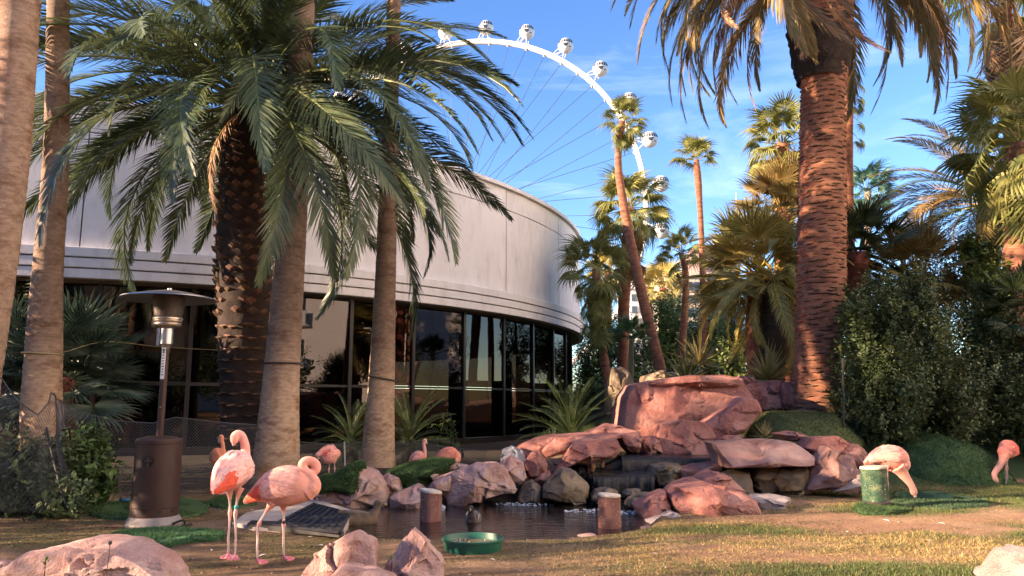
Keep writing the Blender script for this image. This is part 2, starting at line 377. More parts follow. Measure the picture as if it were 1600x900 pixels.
pm_lo = MB(); pm_lo.box((0, 0, (0.18 + 1.62) / 2), (0.014, wdt - .10, 1.62 - .18)); pm_lo = pm_lo.mesh('window_pane')
mu = MB(); mu.box((0, 0, 2.0), (0.13, 0.10, 3.98)); mu = mu.mesh('mullion')
tr_ = MB(); tr_.box((0, 0, 1.66), (0.07, wdt - .10, 0.06)); tr_ = tr_.mesh('transom'); cu_ = MB(); cu_.box((0, 0, .09), (0.12, wdt - .1, .16)); cu_ = cu_.mesh('window_sill')
jr = random.Random(5)
for a in angs:
    am = R(a + bay / 2); rr = GR_ * math.cos(R(bay / 2))
    obj('mullion', mu, m_mull, bld, (GR_ * math.cos(R(a)), GR_ * math.sin(R(a)), 0), (0, 0, R(a)))
    obj('window_sill', cu_, m_mull, bld, (rr * math.cos(am), rr * math.sin(am), 0), (0, 0, am))
    fo = obj('transom', tr_, m_mull, bld, (rr * math.cos(am), rr * math.sin(am), 0), (0, 0, am))
    for me in (pm_hi, pm_lo):
        obj('window_pane', me, m_glass, fo, (0, 0, 0), (0, R(jr.uniform(-.25, .25)), R(jr.uniform(-.5, .5))))
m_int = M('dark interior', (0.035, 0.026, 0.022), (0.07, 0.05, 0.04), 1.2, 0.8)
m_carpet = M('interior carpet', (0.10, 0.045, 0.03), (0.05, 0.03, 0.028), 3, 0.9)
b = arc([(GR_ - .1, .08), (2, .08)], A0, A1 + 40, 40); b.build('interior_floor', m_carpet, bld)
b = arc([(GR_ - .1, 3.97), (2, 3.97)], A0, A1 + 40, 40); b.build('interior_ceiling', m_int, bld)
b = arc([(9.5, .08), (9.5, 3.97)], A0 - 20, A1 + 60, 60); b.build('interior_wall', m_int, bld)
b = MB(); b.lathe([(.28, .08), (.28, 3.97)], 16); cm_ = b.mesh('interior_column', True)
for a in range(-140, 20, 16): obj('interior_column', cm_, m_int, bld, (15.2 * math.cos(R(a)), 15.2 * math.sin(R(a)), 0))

# ================================================================ OBSERVATION WHEEL
m_white = M('white painted steel', (0.78, 0.78, 0.76), (0.68, 0.68, 0.66), .3, 0.4, spec=0.5)
m_cabwin = M('cabin window', (0.05, 0.055, 0.065), rough=0.12, spec=0.6)
m_cable = M('steel cable', (0.07, 0.09, 0.12), rough=0.5, metal=0.3)
m_greysteel = M('grey steel', (0.42, 0.43, 0.44), rough=0.5)
WAZ, WZ, WD, WROT, WPH = -0.0710519, 77.7184, 306.28, -0.284741, 1.43592
WC = np.array([math.sin(WAZ) * WD, math.cos(WAZ) * WD, WZ])
wheel = thing('observation_wheel', 'giant white observation wheel with round glass cabins rising behind the palms', 'ferris wheel', WC, rz=WROT)
# local: x along the wheel plane, z up, y = axle
RR = 76.6
def ringtube(r, y, rad, n=168):
    a = np.linspace(0, 2 * math.pi, n + 1)
    b = MB(); b.tube(np.c_[r * np.cos(a), 0 * a + y, r * np.sin(a)], rad, 10, False); return b
ringtube(RR, 0, 0.95).build('rim', m_white, wheel, True)
for y in (-1.15, 1.15): ringtube(RR + .75, y, .26).build('rim_rail', m_white, wheel, True)
b = MB()
for k in range(112):
    a = 2 * math.pi * k / 112; r = RR + .55
    b.tube([(r * math.cos(a), -1.15, r * math.sin(a)), (r * math.cos(a), 1.15, r * math.sin(a))], .10, 5)
b.build('rim_bracing', m_greysteel, wheel)
b = MB(); b.tube([(0, -9, 0), (0, 9, 0)], 2.2, 24); b.build('hub', m_white, wheel, True, R(30))
for y in (-1, 1):
    for x in (-1, 1):
        b = MB(); b.tube([(x * 1.0, y * 9.5, 0), (x * 30, y * 14, -WZ)], [1.1, 1.5], 12); b.build('support_leg', m_white, wheel, True, R(30))
cb = MB(); cb.tube([(0, 0, 0), (1, 0, 0)], 1.0, 5, False); cme = cb.mesh('cable')
for k in range(56):
    a = 2 * math.pi * (k + .5) / 56
    p = Vector((RR * math.cos(a), 0, RR * math.sin(a))); q = Vector((0, 7.5 * (1 if k % 2 else -1), 0)) + Vector((1.9 * math.cos(a + .9), 0, 1.9 * math.sin(a + .9)))
    d = q - p; o = obj('cable', cme, m_cable, wheel, p, scale=(d.length, .11, .11)); o.rotation_euler = d.to_track_quat('X', 'Z').to_euler()
    nb = MB()
nodeb = MB(); nodeb.tube([(0, -.9, 0), (0, .9, 0)], .35, 8); nodeb.box((0, 0, -.2), (.8, .5, .8)); nme = nodeb.mesh('cable_anchor')
for k in range(56):
    a = 2 * math.pi * (k + .5) / 56; obj('cable_anchor', nme, m_greysteel, wheel, ((RR - .95) * math.cos(a), 0, (RR - .95) * math.sin(a)), (0, -a + math.pi / 2, 0))
cab = MB(); nlat, nlon = 16, 28
P = np.array([[(3.2 * math.cos(el) * math.sin(az), -3.2 * math.cos(el) * math.cos(az), 3.2 * math.sin(el)) for az in np.linspace(0, 2 * math.pi, nlon, endpoint=False)] for el in np.linspace(-math.pi / 2, math.pi / 2, nlat)])
cab.grid(P, wrap_v=True); cabme = cab.mesh('cabin', True)
win = MB()
def patch(a0, a1, e0, e1, a2=None, a3=None, r=3.25):
    a2 = a0 if a2 is None else a2; a3 = a1 if a3 is None else a3
    Q = np.array([[None] * 5] * 4, object); out = np.zeros((4, 5, 3))
    for i, t in enumerate(np.linspace(0, 1, 4)):
        for j, s in enumerate(np.linspace(0, 1, 5)):
            el = R(e0 + (e1 - e0) * t); l = a0 + (a2 - a0) * t; h = a1 + (a3 - a1) * t; az = R(l + (h - l) * s)
            out[i, j] = (r * math.cos(el) * math.sin(az), -r * math.cos(el) * math.cos(az), r * math.sin(el))
    win.grid(out)
for s in (0, 180):
    for a0, a1 in ((-66, -38), (-32, -20), (-15, 0), (5, 18), (24, 36), (42, 66)):
        patch(s + a0, s + a1, 6, 24); patch(s + a0 * .95, s + a1 * .95, 27, 38)
    patch(s - 8, s + 12, -24, -2, s - 22, s + 24)
    patch(s + 30, s + 48, -30, -24); patch(s - 50, s - 32, -30, -24)
winme = win.mesh('window_band', True)
leg = MB()
for y in (-1.15, 1.15):
    leg.tube([(-2.6, y, -6.3), (-1.2, y * 1.6, -2.6)], .16, 6); leg.tube([(2.6, y, -6.3), (1.2, y * 1.6, -2.6)], .16, 6); leg.tube([(-2.6, y, -6.3), (1.2, y * 1.6, -2.6)], .10, 5)
legme = leg.mesh('cabin_support')
for k in range(28):
    a = WPH - 2 * math.pi * k / 28
    c = obj('cabin', cabme, m_white, wheel, (83 * math.cos(a), 0, 83 * math.sin(a)), (0, 0, -WROT * .6))
    obj('window_band', winme, m_cabwin, c)['kind'] = 'stuff'
    obj('cabin_support', legme, m_white, wheel, (83 * math.cos(a), 0, 83 * math.sin(a)), (0, -a + math.pi / 2, 0))

# ================================================================ FAR BUILDINGS
m_cream = M('cream stucco', (0.55, 0.47, 0.38), (0.48, 0.41, 0.33), 0.05, 0.85)
m_mauve = M('mauve stucco', (0.26, 0.17, 0.16), (0.22, 0.15, 0.14), 0.05, 0.85)
m_greyb = M('pale grey facade', (0.50, 0.52, 0.54), (0.44, 0.46, 0.48), 0.05, 0.7)
m_win = M('far window glass', (0.05, 0.065, 0.085), rough=0.12, spec=0.7)
def tower(name, label, x0, x1, ytop, Y, depth, mat, floors, cols, group=None, cornice=True):
    a = at(x0, ytop, Y); b_ = at(x1, ytop, Y); w_ = b_[0] - a[0]; H = a[2]
    t = thing(name, label, 'building', ((a[0] + b_[0]) / 2, Y + depth / 2, 0), group)
    b = MB(); b.box((0, 0, H / 2), (w_, depth, H)); b.build('wall', mat, t)
    if cornice:
        b = MB(); b.box((0, 0, H + .5), (w_ + 1.6, depth + 1.6, 1.0)); b.build('roof', mat, t)
    fh = 3.4; ww = w_ / cols
    mb = MB(); mb.box((0, 0, 0), (ww * .7, .25, fh * .58)); me = mb.mesh('window')
    for f in range(floors):
        for c in range(cols): obj('window', me, m_win, t, (-w_ / 2 + ww * (c + .5), -depth / 2 - .04, H - 2.4 - f * fh))
    return t
tower('hotel_building', 'pale grey hotel block glimpsed between the thin palms', 985, 1078, 452, 210, 20, m_greyb, 8, 8)
tower('hotel_building', 'cream hotel block with a cornice beside the mauve tower', 1040, 1104, 432, 190, 18, m_cream, 7, 6)
tower('hotel_building', 'mauve flat topped tower behind the slender palm trunk', 1092, 1150, 388, 230, 25, m_mauve, 12, 6)
b = MB(); p = at(1150, 380, 232); top = at(1150, 300, 232)
b.tube([p - np.array([0, 0, 40]), top], [.5, .12], 8); ms_ = b.build('antenna_mast', m_white); tag(ms_, 'thin pale mast standing above the mauve tower', 'mast')

# ---------------- hotel behind the viewer (seen reflected in the glass wall)
m_hotel = M('hotel stucco', (0.40, 0.29, 0.21), (0.46, 0.34, 0.25), .2, 0.85)
ht = thing('hotel_building', 'tan balconied hotel wing seen only as a reflection in the glass', 'building', (-38, -38, 0))
b = MB(); b.box((0, -6, 8.5), (138, 12, 17)); b.build('wall', m_hotel, ht)
bal = MB(); bal.box((0, .6, .55), (6.4, .12, 1.1)); bal.box((0, .3, -.08), (6.6, 1.1, .16)); balme = bal.mesh('balcony')
wi = MB(); wi.box((0, .03, 1.45), (4.6, .1, 2.2)); wime = wi.mesh('window')
m_balc = M('balcony paint', (.5, .42, .34), rough=.8)
for f in range(5):
    for c in range(19):
        if f < 1: continue
        obj('balcony', balme, m_balc, ht, (-64 + c * 7, .1, f * 3.2)); obj('window', wime, m_win, ht, (-64 + c * 7, 0, f * 3.2))

# ---------------- unseen tower added beside the viewer to bounce warm sunlight into the scene
m_tower = M('pale bounce stucco', (0.68, 0.71, 0.76), (0.74, 0.77, 0.80), .2, 0.9)
sh = thing('hotel_building', 'long pale tower added out of view to bounce the low sun', 'building', (25, -11, 0))
b = MB(); b.box((7, 0, 21), (14, 80, 42)); b.build('wall', m_tower, sh)
bal2 = MB(); bal2.box((-.5, 0, .5), (.12, 3.4, 1.0)); bal2.box((-.25, 0, -.06), (.6, 3.5, .12)); bal2 = bal2.mesh('balcony')
wi2 = MB(); wi2.box((-.03, 0, 1.35), (.1, 2.4, 1.9)); wi2 = wi2.mesh('window')
for f in range(1, 12):
    for c in range(11):
        obj('balcony', bal2, m_tower, sh, (-.1, -35 + c * 7, f * 3.4)); obj('window', wi2, m_win, sh, (0, -35 + c * 7, f * 3.4))
# ================================================================ ROCKS
def Z4(p): return [(780 + x / 3.2146, 570 + y / 3.2146) for x, y in p]
def Z3(p): return [(480 + x / 4.5, 660 + y / 4.5) for x, y in p]
def Z5(p): return [(1130 + x / 3.404, 640 + y / 3.404) for x, y in p]
def star(poly, n):
    P = np.asarray(poly, float)
    a = 0.5 * np.sum(P[:, 0] * np.roll(P[:, 1], -1) - np.roll(P[:, 0], -1) * P[:, 1])
    cr_ = P[:, 0] * np.roll(P[:, 1], -1) - np.roll(P[:, 0], -1) * P[:, 1]
    c = np.array([np.sum((P[:, 0] + np.roll(P[:, 0], -1)) * cr_), np.sum((P[:, 1] + np.roll(P[:, 1], -1)) * cr_)]) / (6 * a)
    th = np.linspace(0, 2 * math.pi, n, endpoint=False); r = np.zeros(n)
    for k, t in enumerate(th):
        d = np.array([math.cos(t), math.sin(t)]); best = 0
        for i in range(len(P)):
            p, q = P[i] - c, P[(i + 1) % len(P)] - c; e = q - p
            den = d[0] * e[1] - d[1] * e[0]
            if abs(den) < 1e-12: continue
            s = (p[0] * e[1] - p[1] * e[0]) / den; u = (p[0] * d[1] - p[1] * d[0]) / den
            if s > 0 and -1e-6 <= u <= 1 + 1e-6: best = max(best, s)
        r[k] = best
    z = r == 0
    if z.any(): r[z] = r[~z].mean()
    return c, th, r
ROCKS = []
def rock(label, poly, Y, depth, mat, seed, group=None, name='rock', cat='rock', n=104, nf=27, nb=8, p=3.4, facet=0.55, rough=1.0, top=0.0, sink=0.0,
         nfac=7, lean=0.0, grp='rocks around the pond', strata=0.5, chisel=.75):
    """Boulder from its silhouette at distance Y: radial grid, bulging towards -Y, broken into facets, eroded with noise."""
    W = np.array([at(px, py, Y)[[0, 2]] for px, py in poly])
    if sink: W[:, 1] -= sink * (W[:, 1] < np.median(W[:, 1]))
    c, th, r = star(W, n); rg = random.Random(seed); size = r.mean()
    planes = [(rg.uniform(0, 6.283), rg.uniform(.15, 1.0) * facet, rg.uniform(.86, 1.10)) for _ in range(nfac)]
    if top: planes.append((math.pi / 2, top, .62))
    rows = []
    for side, m in ((-1, nf), (1, nb)):
        phis = np.linspace(0, math.pi / 2, m)
        rr_ = []
        for ph in (phis if side < 0 else phis[::-1]):
            rho = math.sin(ph)
            qx, qz = rho * np.cos(th), rho * np.sin(th)
            prof = (max(0, 1 - rho ** p)) ** (1 / p) * np.ones(n)
            g_ = np.full(n, 9.0)
            for a, s, h_ in planes: g_ = np.minimum(g_, h_ - s * (qx * math.cos(a) + qz * math.sin(a)))
            d_ = np.minimum(prof, np.maximum(g_, 0.02) if side < 0 else prof)
            y = side * depth * (0.62 if side < 0 else .5) * d_
            rr_.append(np.stack([c[0] + r * qx, Y + y + lean * (r * qz), c[1] + r * qz], -1))
        rows += rr_ if side < 0 else rr_[1:]
    P = np.array(rows)
    cen = np.array([c[0], Y, c[1]]); d = P - cen
    nd = d / (np.linalg.norm(d, axis=-1, keepdims=True) + 1e-9)
    f0 = 1.1 / size
    o_ = seed * 3.7
    nz_ = fbm(P * f0 * np.array([1, 1, 1 + strata]) + o_, seed, 5, .55)
    rid = 1 - np.abs(fbm(P * f0 * 1.7 + o_ + 9, seed + 50, 4, .55)) * 2
    crack = np.clip(1 - np.abs(vnoise(P * f0 * 1.3 + o_ + 31, seed + 80)) / .020, 0, 1)
    edge = 1.0 - 0.55 * np.exp(-((np.arange(len(P)) - (nf - 1)) / 2.0) ** 2)[:, None]     # keep the outline
    amp = min(size, .9) * rough
    # broken faces: every cell of the rock is tilted and shifted on its own
    q_ = np.random.default_rng(seed + 900); ext = np.array([np.ptp(P[..., i]) for i in range(3)]) / 2
    CC = cen + q_.uniform(-1, 1, (26, 3)) * ext * np.array([1, .8, 1]); wob_ = .10 * size * np.stack([vnoise(P * f0 * 2.2 + 3 * i + o_, seed + 60 + i) for i in range(3)], -1)
    dd = ((P + wob_)[..., None, :] - CC) / ext.clip(.3 * size); ci = (dd ** 2).sum(-1).argmin(-1)
    tl = q_.normal(size=(26, 3)) * .34; of = q_.uniform(-.05, .05, 26) * amp
    cell = np.clip(((P - CC[ci]) * tl[ci]).sum(-1), -.16 * amp, .16 * amp) + of[ci]
    P = P + nd * ((0.065 * nz_ + .03 * rid - 0.05 * crack) * amp * edge + cell * chisel * edge ** 2)[..., None]
    P = P + (0.012 * rough * fbm(P * 9 + o_, seed + 5, 3))[..., None] * nd
    t = 1 - .35 * crack - .14 * np.clip(nz_, 0, 1) + .10 * vnoise(P * f0 * 2.3 + 5, seed + 7)
    t = np.clip(t, .35, 1.25) * (1 + .10 * np.sin(ci * 2.4))
    P = P - np.array([cen[0], cen[1], W[:, 1].min()])
    b = MB(); b.grid(np.transpose(P, (1, 0, 2))[:, ::-1], np.repeat(np.transpose(t, (1, 0))[:, ::-1, None], 3, -1))
    # close the seam
    k = P.shape[0]; N_ = n
    for i in range(k - 1): b.f.append(((N_ - 1) * k + i, (N_ - 1) * k + i + 1, i + 1, i))
    me = b.mesh(name, True, R(38))
    o = obj(name, me, mat, None, (cen[0], cen[1], W[:, 1].min()))
    tag(o, label, cat, grp); ROCKS.append(o); return o
RD, PK, OL, PA, WT = m_rock, m_rock_pink, m_rock_olive, m_rock_pale, m_rock_wet
# --- back wall of red boulders
rock('largest red boulder at the top of the waterfall', Z4([(578, 330), (585, 240), (600, 160), (640, 105), (720, 86), (800, 74), (910, 66), (1070, 62), (1160, 78), (1178, 115), (1215, 170), (1190, 240), (1100, 320), (1000, 350), (900, 380), (800, 420), (700, 400)]), 13.8, 1.5, RD, 121, n=150, nf=38, facet=.42, p=7, nfac=4, chisel=.35, rough=.6)
rock('red fishtail shaped boulder sweeping up to the right above the waterfall', Z4([(970, 345), (1010, 288), (1100, 236), (1195, 165), (1230, 160), (1270, 178), (1302, 240), (1215, 338), (1080, 385), (1000, 390)]), 12.35, .7, RD, 12, n=130, nf=30, facet=.4, nfac=5, chisel=.4, rough=.7)
rock('wide red block with frond shadows at the water lip under the largest boulder', Z4([(770, 450), (785, 350), (800, 294), (900, 276), (1020, 287), (1062, 340), (1078, 390), (1052, 455), (960, 468), (850, 465)]), 12.2, .7, RD, 76, n=120, nf=30, facet=.3, nfac=5, chisel=.5, p=4.5, rough=.7)
rock('flat cap of red rock lying on top of the largest boulder', Z4([(725, 112), (740, 88), (800, 72), (910, 61), (1070, 59), (1160, 73), (1180, 108), (1080, 116), (900, 112)]), 13.55, 1.3, RD, 77, n=110, facet=.3, p=6, nfac=5, chisel=.5, rough=.6)
rock('long red boulder with a shadowed hollow left of the thick palm trunk', Z4([(1150, 110), (1200, 88), (1390, 85), (1402, 160), (1385, 225), (1300, 230), (1200, 240)]), 14.4, 1.0, RD, 13)
rock('small red boulder on top of the back wall behind the largest boulder', Z4([(1150, 95), (1200, 55), (1262, 64), (1280, 92), (1220, 115)]), 14.3, .6, RD, 14, n=60)
rock('red boulder tucked against the foot of the thick palm trunk', Z4([(1388, 130), (1395, 92), (1470, 84), (1475, 190), (1420, 225), (1392, 200)]), 14.2, .7, RD, 15, n=60)
rock('low red rock under the tail of the fishtail boulder', Z4([(1050, 400), (1080, 362), (1140, 350), (1210, 352), (1200, 385), (1120, 400)]), 12.1, .7, RD, 16, n=60)
# --- left slabs
rock('long red slab running down to the left end of the ledge', Z4([(88, 405), (180, 366), (262, 350), (440, 338), (470, 345), (350, 400), (215, 440), (175, 475), (118, 480)]), 11.9, .9, RD, 17, facet=.7)
rock('thin wedge of red rock lying on the ledge beside the big sago palm', Z4([(400, 352), (460, 325), (540, 294), (640, 317), (692, 332), (680, 356), (590, 362), (450, 375)]), 12.2, .8, RD, 18, facet=.7)
rock('middle red slab stacked between two long slabs of the ledge', Z4([(208, 430), (280, 362), (420, 350), (610, 340), (600, 372), (390, 392), (345, 425), (280, 462), (225, 458)]), 11.5, .8, RD, 19, facet=.7)
rock('sunlit red slab sloping steeply down beside the waterfall', Z4([(372, 392), (480, 378), (592, 370), (598, 440), (560, 466), (420, 492), (355, 500), (300, 540), (252, 562), (300, 490), (335, 440)]), 10.95, .75, RD, 20, n=110, facet=.75, nfac=9)
rock('flat red block at the lip of the waterfall', Z4([(585, 352), (690, 336), (705, 385), (690, 445), (640, 440), (600, 400)]), 11.9, .8, RD, 21, n=60)
rock('square red block under the largest boulder at the water lip', Z4([(690, 362), (782, 358), (812, 442), (725, 448), (690, 430)]), 12.05, .7, RD, 22, n=60)
rock('narrow upright red rock with a lit left edge', Z4([(118, 500), (160, 440), (204, 435), (236, 480), (232, 535), (180, 566), (148, 566)]), 10.8, .6, RD, 23, n=70)
rock('lilac grey boulder above the left end of the pond edge', Z4([(0, 495), (55, 455), (120, 490), (135, 560), (108, 600), (60, 610), (5, 560)]), 10.5, .6, PK, 24, n=70)
rock('broad tan and red split boulder overhanging the dark water', Z3([(1010, 560), (1000, 450), (1040, 345), (1180, 287), (1330, 285), (1405, 330), (1462, 450), (1450, 482), (1335, 492), (1245, 520), (1228, 565)]), 10.15, .95, PK, 25, n=110, nf=26, facet=.6, nfac=7)
rock('pinkish wedge leaning on the broad split boulder', Z3([(848, 478), (900, 392), (1040, 342), (1020, 450), (1004, 556), (930, 552)]), 10.1, .8, PK, 26, n=70)
rock('small red rock wedged beneath the upright red rock', Z4([(170, 580), (200, 545), (255, 530), (262, 565), (225, 595)]), 10.6, .5, RD, 27, n=50)
rock('olive boulder standing in the left edge of the pond', Z4([(200, 660), (240, 580), (310, 518), (380, 530), (435, 600), (425, 680), (330, 690)]), 10.1, .8, OL, 28, n=84, facet=.6)
rock('low wet boulder left of the olive boulder', Z4([(90, 660), (130, 590), (165, 580), (212, 612), (205, 690), (120, 690)]), 10.2, .6, OL, 29, n=60)
rock('tan rounded rock supporting the slab right of the falls', Z4([(738, 545), (760, 502), (830, 490), (905, 498), (898, 555), (850, 602), (785, 600)]), 10.9, .7, OL, 30, n=70)
rock('flat red rock pointing right of the falls under the grey slab', Z4([(880, 522), (980, 500), (1092, 484), (1105, 508), (1000, 565), (900, 575)]), 10.8, .7, RD, 31, n=70, facet=.7)
rock('huge flat topped slab resting on the stacked stones', Z4([(1058, 392), (1200, 380), (1362, 374), (1445, 384), (1532, 460), (1512, 496), (1300, 502), (1100, 508), (1078, 445)]), 10.6, 1.1, M('mauve slab', (0.24, 0.125, 0.105), (0.35, 0.205, 0.17), 2.4, .8, .55, 14, c3=(.42, .29, .25), s3=1.5, tint=True, bdist=.03), 32, n=120, nf=28, facet=.3, p=5, top=.9, rough=.6, chisel=.35)
rock('rough dark block carrying the huge flat slab', Z4([(1205, 550), (1260, 503), (1500, 498), (1532, 570), (1522, 635), (1400, 660), (1285, 655)]), 10.75, .9, OL, 33, n=90, facet=.5, strata=1.4)
rock('shaded red stone left of the rough dark block', Z4([(1120, 520), (1200, 508), (1240, 600), (1190, 630), (1150, 580)]), 10.8, .6, RD, 34, n=56)
rock('thin red rock peeking over the big front boulder', Z4([(830, 635), (870, 600), (950, 572), (1022, 560), (965, 605), (870, 640)]), 9.8, .6, RD, 35, n=60)
rock('pointed red rock behind the big front boulder', Z4([(955, 610), (1000, 560), (1060, 530), (1130, 550), (1214, 632), (1100, 640)]), 9.7, .7, RD, 36, n=76, facet=.6)
rock('big angular red boulder at the front edge of the pond', Z4([(824, 645), (870, 610), (1030, 590), (1180, 630), (1242, 672), (1302, 742), (1240, 790), (1080, 800), (960, 795), (890, 748), (842, 705)]), 8.95, 1.0, RD, 37, n=130, nf=30, facet=.6, nfac=8)
rock('red boulder leaning on the left of the big front boulder', Z4([(678, 710), (740, 660), (826, 625), (838, 700), (795, 755), (722, 795), (692, 745)]), 8.95, .75, RD, 38, n=84, facet=.6)
rock('pale crusty stone in front of the big red boulder', Z4([(698, 815), (730, 786), (860, 740), (905, 752), (965, 806), (800, 822)]), 8.45, .5, PA, 39, n=64)
rock('brown wedge between the two front boulders', Z4([(768, 775), (800, 735), (850, 720), (868, 750), (820, 780)]), 8.7, .4, OL, 40, n=50)
rock('small pinkish stone at the foot of the big front boulder', Z4([(1040, 800), (1045, 776), (1065, 770), (1100, 806), (1070, 812)]), 8.35, .14, PK, 41, n=40, nf=10)
rock('pale flat rock behind the right end of the big front boulder', Z4([(1236, 662), (1330, 655), (1400, 656), (1450, 664), (1400, 722), (1300, 760), (1260, 720)]), 9.3, .6, PA, 42, n=64)
rock('grey brown stone standing in the water below the falls', Z4([(458, 660), (480, 625), (540, 615), (592, 630), (594, 690), (480, 695)]), 9.9, .5, OL, 43, n=56)
rock('small flat stone right of the falls stones', Z4([(618, 645), (640, 628), (700, 620), (700, 650), (650, 660)]), 10.0, .35, OL, 44, n=40)
rock('brown stone leaning against the red boulder in the pond', Z4([(628, 700), (650, 670), (700, 645), (755, 640), (735, 680), (680, 715)]), 9.5, .4, OL, 45, n=50)
rock('small ochre upright stone beside the water lip', Z4([(444, 520), (452, 485), (470, 480), (486, 512), (466, 548), (446, 545)]), 10.9, .14, M('ochre stone', (.30, .15, .075), (.40, .22, .12), 6, .8, .4, 20, tint=True), 46, n=40, nf=10)
rock('tiny ochre stone second from the sunlit slab', Z4([(508, 500), (516, 480), (526, 480), (528, 510), (515, 518)]), 11.0, .08, MATS['ochre stone'], 47, n=30, nf=8)
rock('long low pink kerb stone along the front of the pond', Z4([(470, 872), (520, 848), (700, 818), (1000, 806), (1240, 803), (1255, 820), (1000, 838), (700, 852), (560, 872)]), 8.0, .35, PK, 48, n=110, nf=14, grp='kerb stones of the pond', rough=.5)
rock('short pink kerb stone left of the stump', Z4([(285, 890), (350, 862), (480, 848), (500, 870), (380, 892)]), 7.55, .25, PK, 49, n=60, nf=12, grp='kerb stones of the pond', rough=.5)
rock('flat kerb stone behind the green bowl', Z3([(930, 832), (1000, 806), (1290, 800), (1360, 812), (1290, 836)]), 7.05, .22, PK, 50, n=60, nf=12, grp='kerb stones of the pond', rough=.5)
# --- right of the slab
rock('dark red boulder behind the tilted block beside the hedge', Z5([(405, 200), (440, 145), (560, 140), (680, 190), (752, 285), (722, 322), (680, 345), (600, 300), (500, 250)]), 10.9, .9, RD, 51, n=84)
rock('tilted mauve block with a flat lit face right of the slab', Z5([(426, 415), (460, 300), (540, 190), (642, 240), (664, 335), (585, 410), (500, 425)]), 10.3, .7, MATS['mauve slab'], 52, n=84, facet=.75, nfac=8)
rock('pale grey boulder beside the bird feeding under the hedge', Z5([(560, 425), (640, 350), (730, 320), (784, 370), (745, 432), (650, 440)]), 10.2, .6, PA, 53, n=64)
rock('small reddish stone on the turf above the slab', Z5([(262, 125), (360, 112), (442, 140), (405, 168), (330, 160)]), 11.4, .5, RD, 54, n=50)
rock('shadowed stone in the gap beside the slab', Z5([(415, 230), (490, 235), (470, 330), (430, 400), (400, 330)]), 10.8, .5, OL, 55, n=50)
rock('upright weathered pink rock between thin palm trunks', [(946, 645), (948, 600), (953, 578), (968, 572), (982, 580), (988, 605), (990, 645)], 21.0, 1.0, OL, 56, n=70, grp='rocks under the far palms')
rock('dark hollow boulder on the slope behind the red wall', [(1000, 605), (1003, 588), (1030, 580), (1062, 584), (1064, 605)], 19.5, 1.2, OL, 57, n=60, grp='rocks under the far palms')
# --- left bank
rock('lilac boulder under the draped turf with a notched right face', Z3([(95, 500), (160, 470), (250, 455), (330, 470), (395, 400), (398, 315), (480, 350), (552, 430), (580, 585), (430, 590), (320, 605), (150, 600)]), 9.9, .9, PK, 58, n=120, nf=24, facet=.5)
rock('rounded pink stone behind the notched lilac boulder', Z3([(518, 385), (570, 356), (660, 380), (677, 460), (670, 500), (580, 490)]), 10.3, .5, PK, 59, n=60)
rock('pale pink boulder with a pointed top left of the stump', Z3([(604, 505), (680, 470), (770, 438), (865, 495), (830, 600), (700, 615), (610, 590)]), 9.8, .7, PK, 60, n=76, facet=.6)
rock('small pink stone half hidden behind the right turf', Z3([(985, 350), (1010, 285), (1145, 300), (1080, 345)]), 10.8, .4, PK, 61, n=50)
rock('little tan stone poking out of the right turf', Z3([(862, 375), (890, 362), (932, 366), (890, 405)]), 9.95, .14, PK, 62, n=36, nf=10)
rock('small bluish stone at the water beside the stump', Z3([(925, 630), (935, 570), (972, 595), (965, 628)]), 9.3, .12, M('bluish stone', (.22, .25, .32), (.32, .36, .44), 6, .6, .4, 20, tint=True), 63, n=36, nf=10)
rock('grey boulder standing in for a water spray behind the lilac boulder at the glass wall', [(782, 716), (786, 702), (800, 696), (816, 704), (822, 725), (806, 735), (788, 732)], 11.4, .5, M('grey boulder', (.17, .18, .21), (.27, .28, .31), 5, .8, .7, 18, tint=True), 64, n=50)  # boulder put in place of a bluish spray of water
# --- foreground
rock('large pale pink boulder at the bottom left corner', [(22, 935), (34, 888), (75, 856), (140, 841), (200, 845), (250, 868), (284, 900), (292, 945)], 4.75, .55, PK, 65, n=110, nf=28, facet=.5, grp='foreground rocks')
rock('low pink stone at the very left edge in front', [(-40, 880), (20, 877), (46, 884), (44, 915), (-40, 915)], 4.95, .25, PK, 66, n=50, grp='foreground rocks')
rock('pink boulder with a rounded crest beside the near bird', [(468, 905), (500, 862), (560, 828), (586, 845), (590, 885), (580, 925), (480, 930)], 5.0, .36, PK, 67, n=100, nf=24, facet=.7, grp='foreground rocks')
rock('sharp peaked pink boulder left of the green bowl', [(596, 900), (605, 878), (646, 828), (666, 842), (692, 878), (692, 912), (640, 925)], 5.05, .32, PK, 68, n=100, nf=24, facet=.9, nfac=9, grp='foreground rocks')
rock('low pink stone in front of the two middle boulders', [(505, 915), (540, 882), (590, 886), (622, 905), (640, 930), (515, 930)], 4.75, .25, PK, 69, n=60, grp='foreground rocks')
rock('pink boulder cut by the bottom right corner', [(1545, 905), (1560, 885), (1578, 862), (1605, 858), (1660, 862), (1670, 920), (1560, 925)], 4.9, .5, PK, 70, n=70, grp='foreground rocks')
# a few stones that fill the stacked bank
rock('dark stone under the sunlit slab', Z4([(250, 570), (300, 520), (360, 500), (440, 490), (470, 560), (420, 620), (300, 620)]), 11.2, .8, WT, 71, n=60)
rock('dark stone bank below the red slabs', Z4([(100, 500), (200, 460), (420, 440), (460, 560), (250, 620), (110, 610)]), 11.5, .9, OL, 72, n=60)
rock('dark stone behind the pointed red rock', Z4([(860, 590), (1000, 540), (1230, 520), (1250, 660), (1000, 690), (860, 660)]), 10.6, 1.0, OL, 73, n=60)
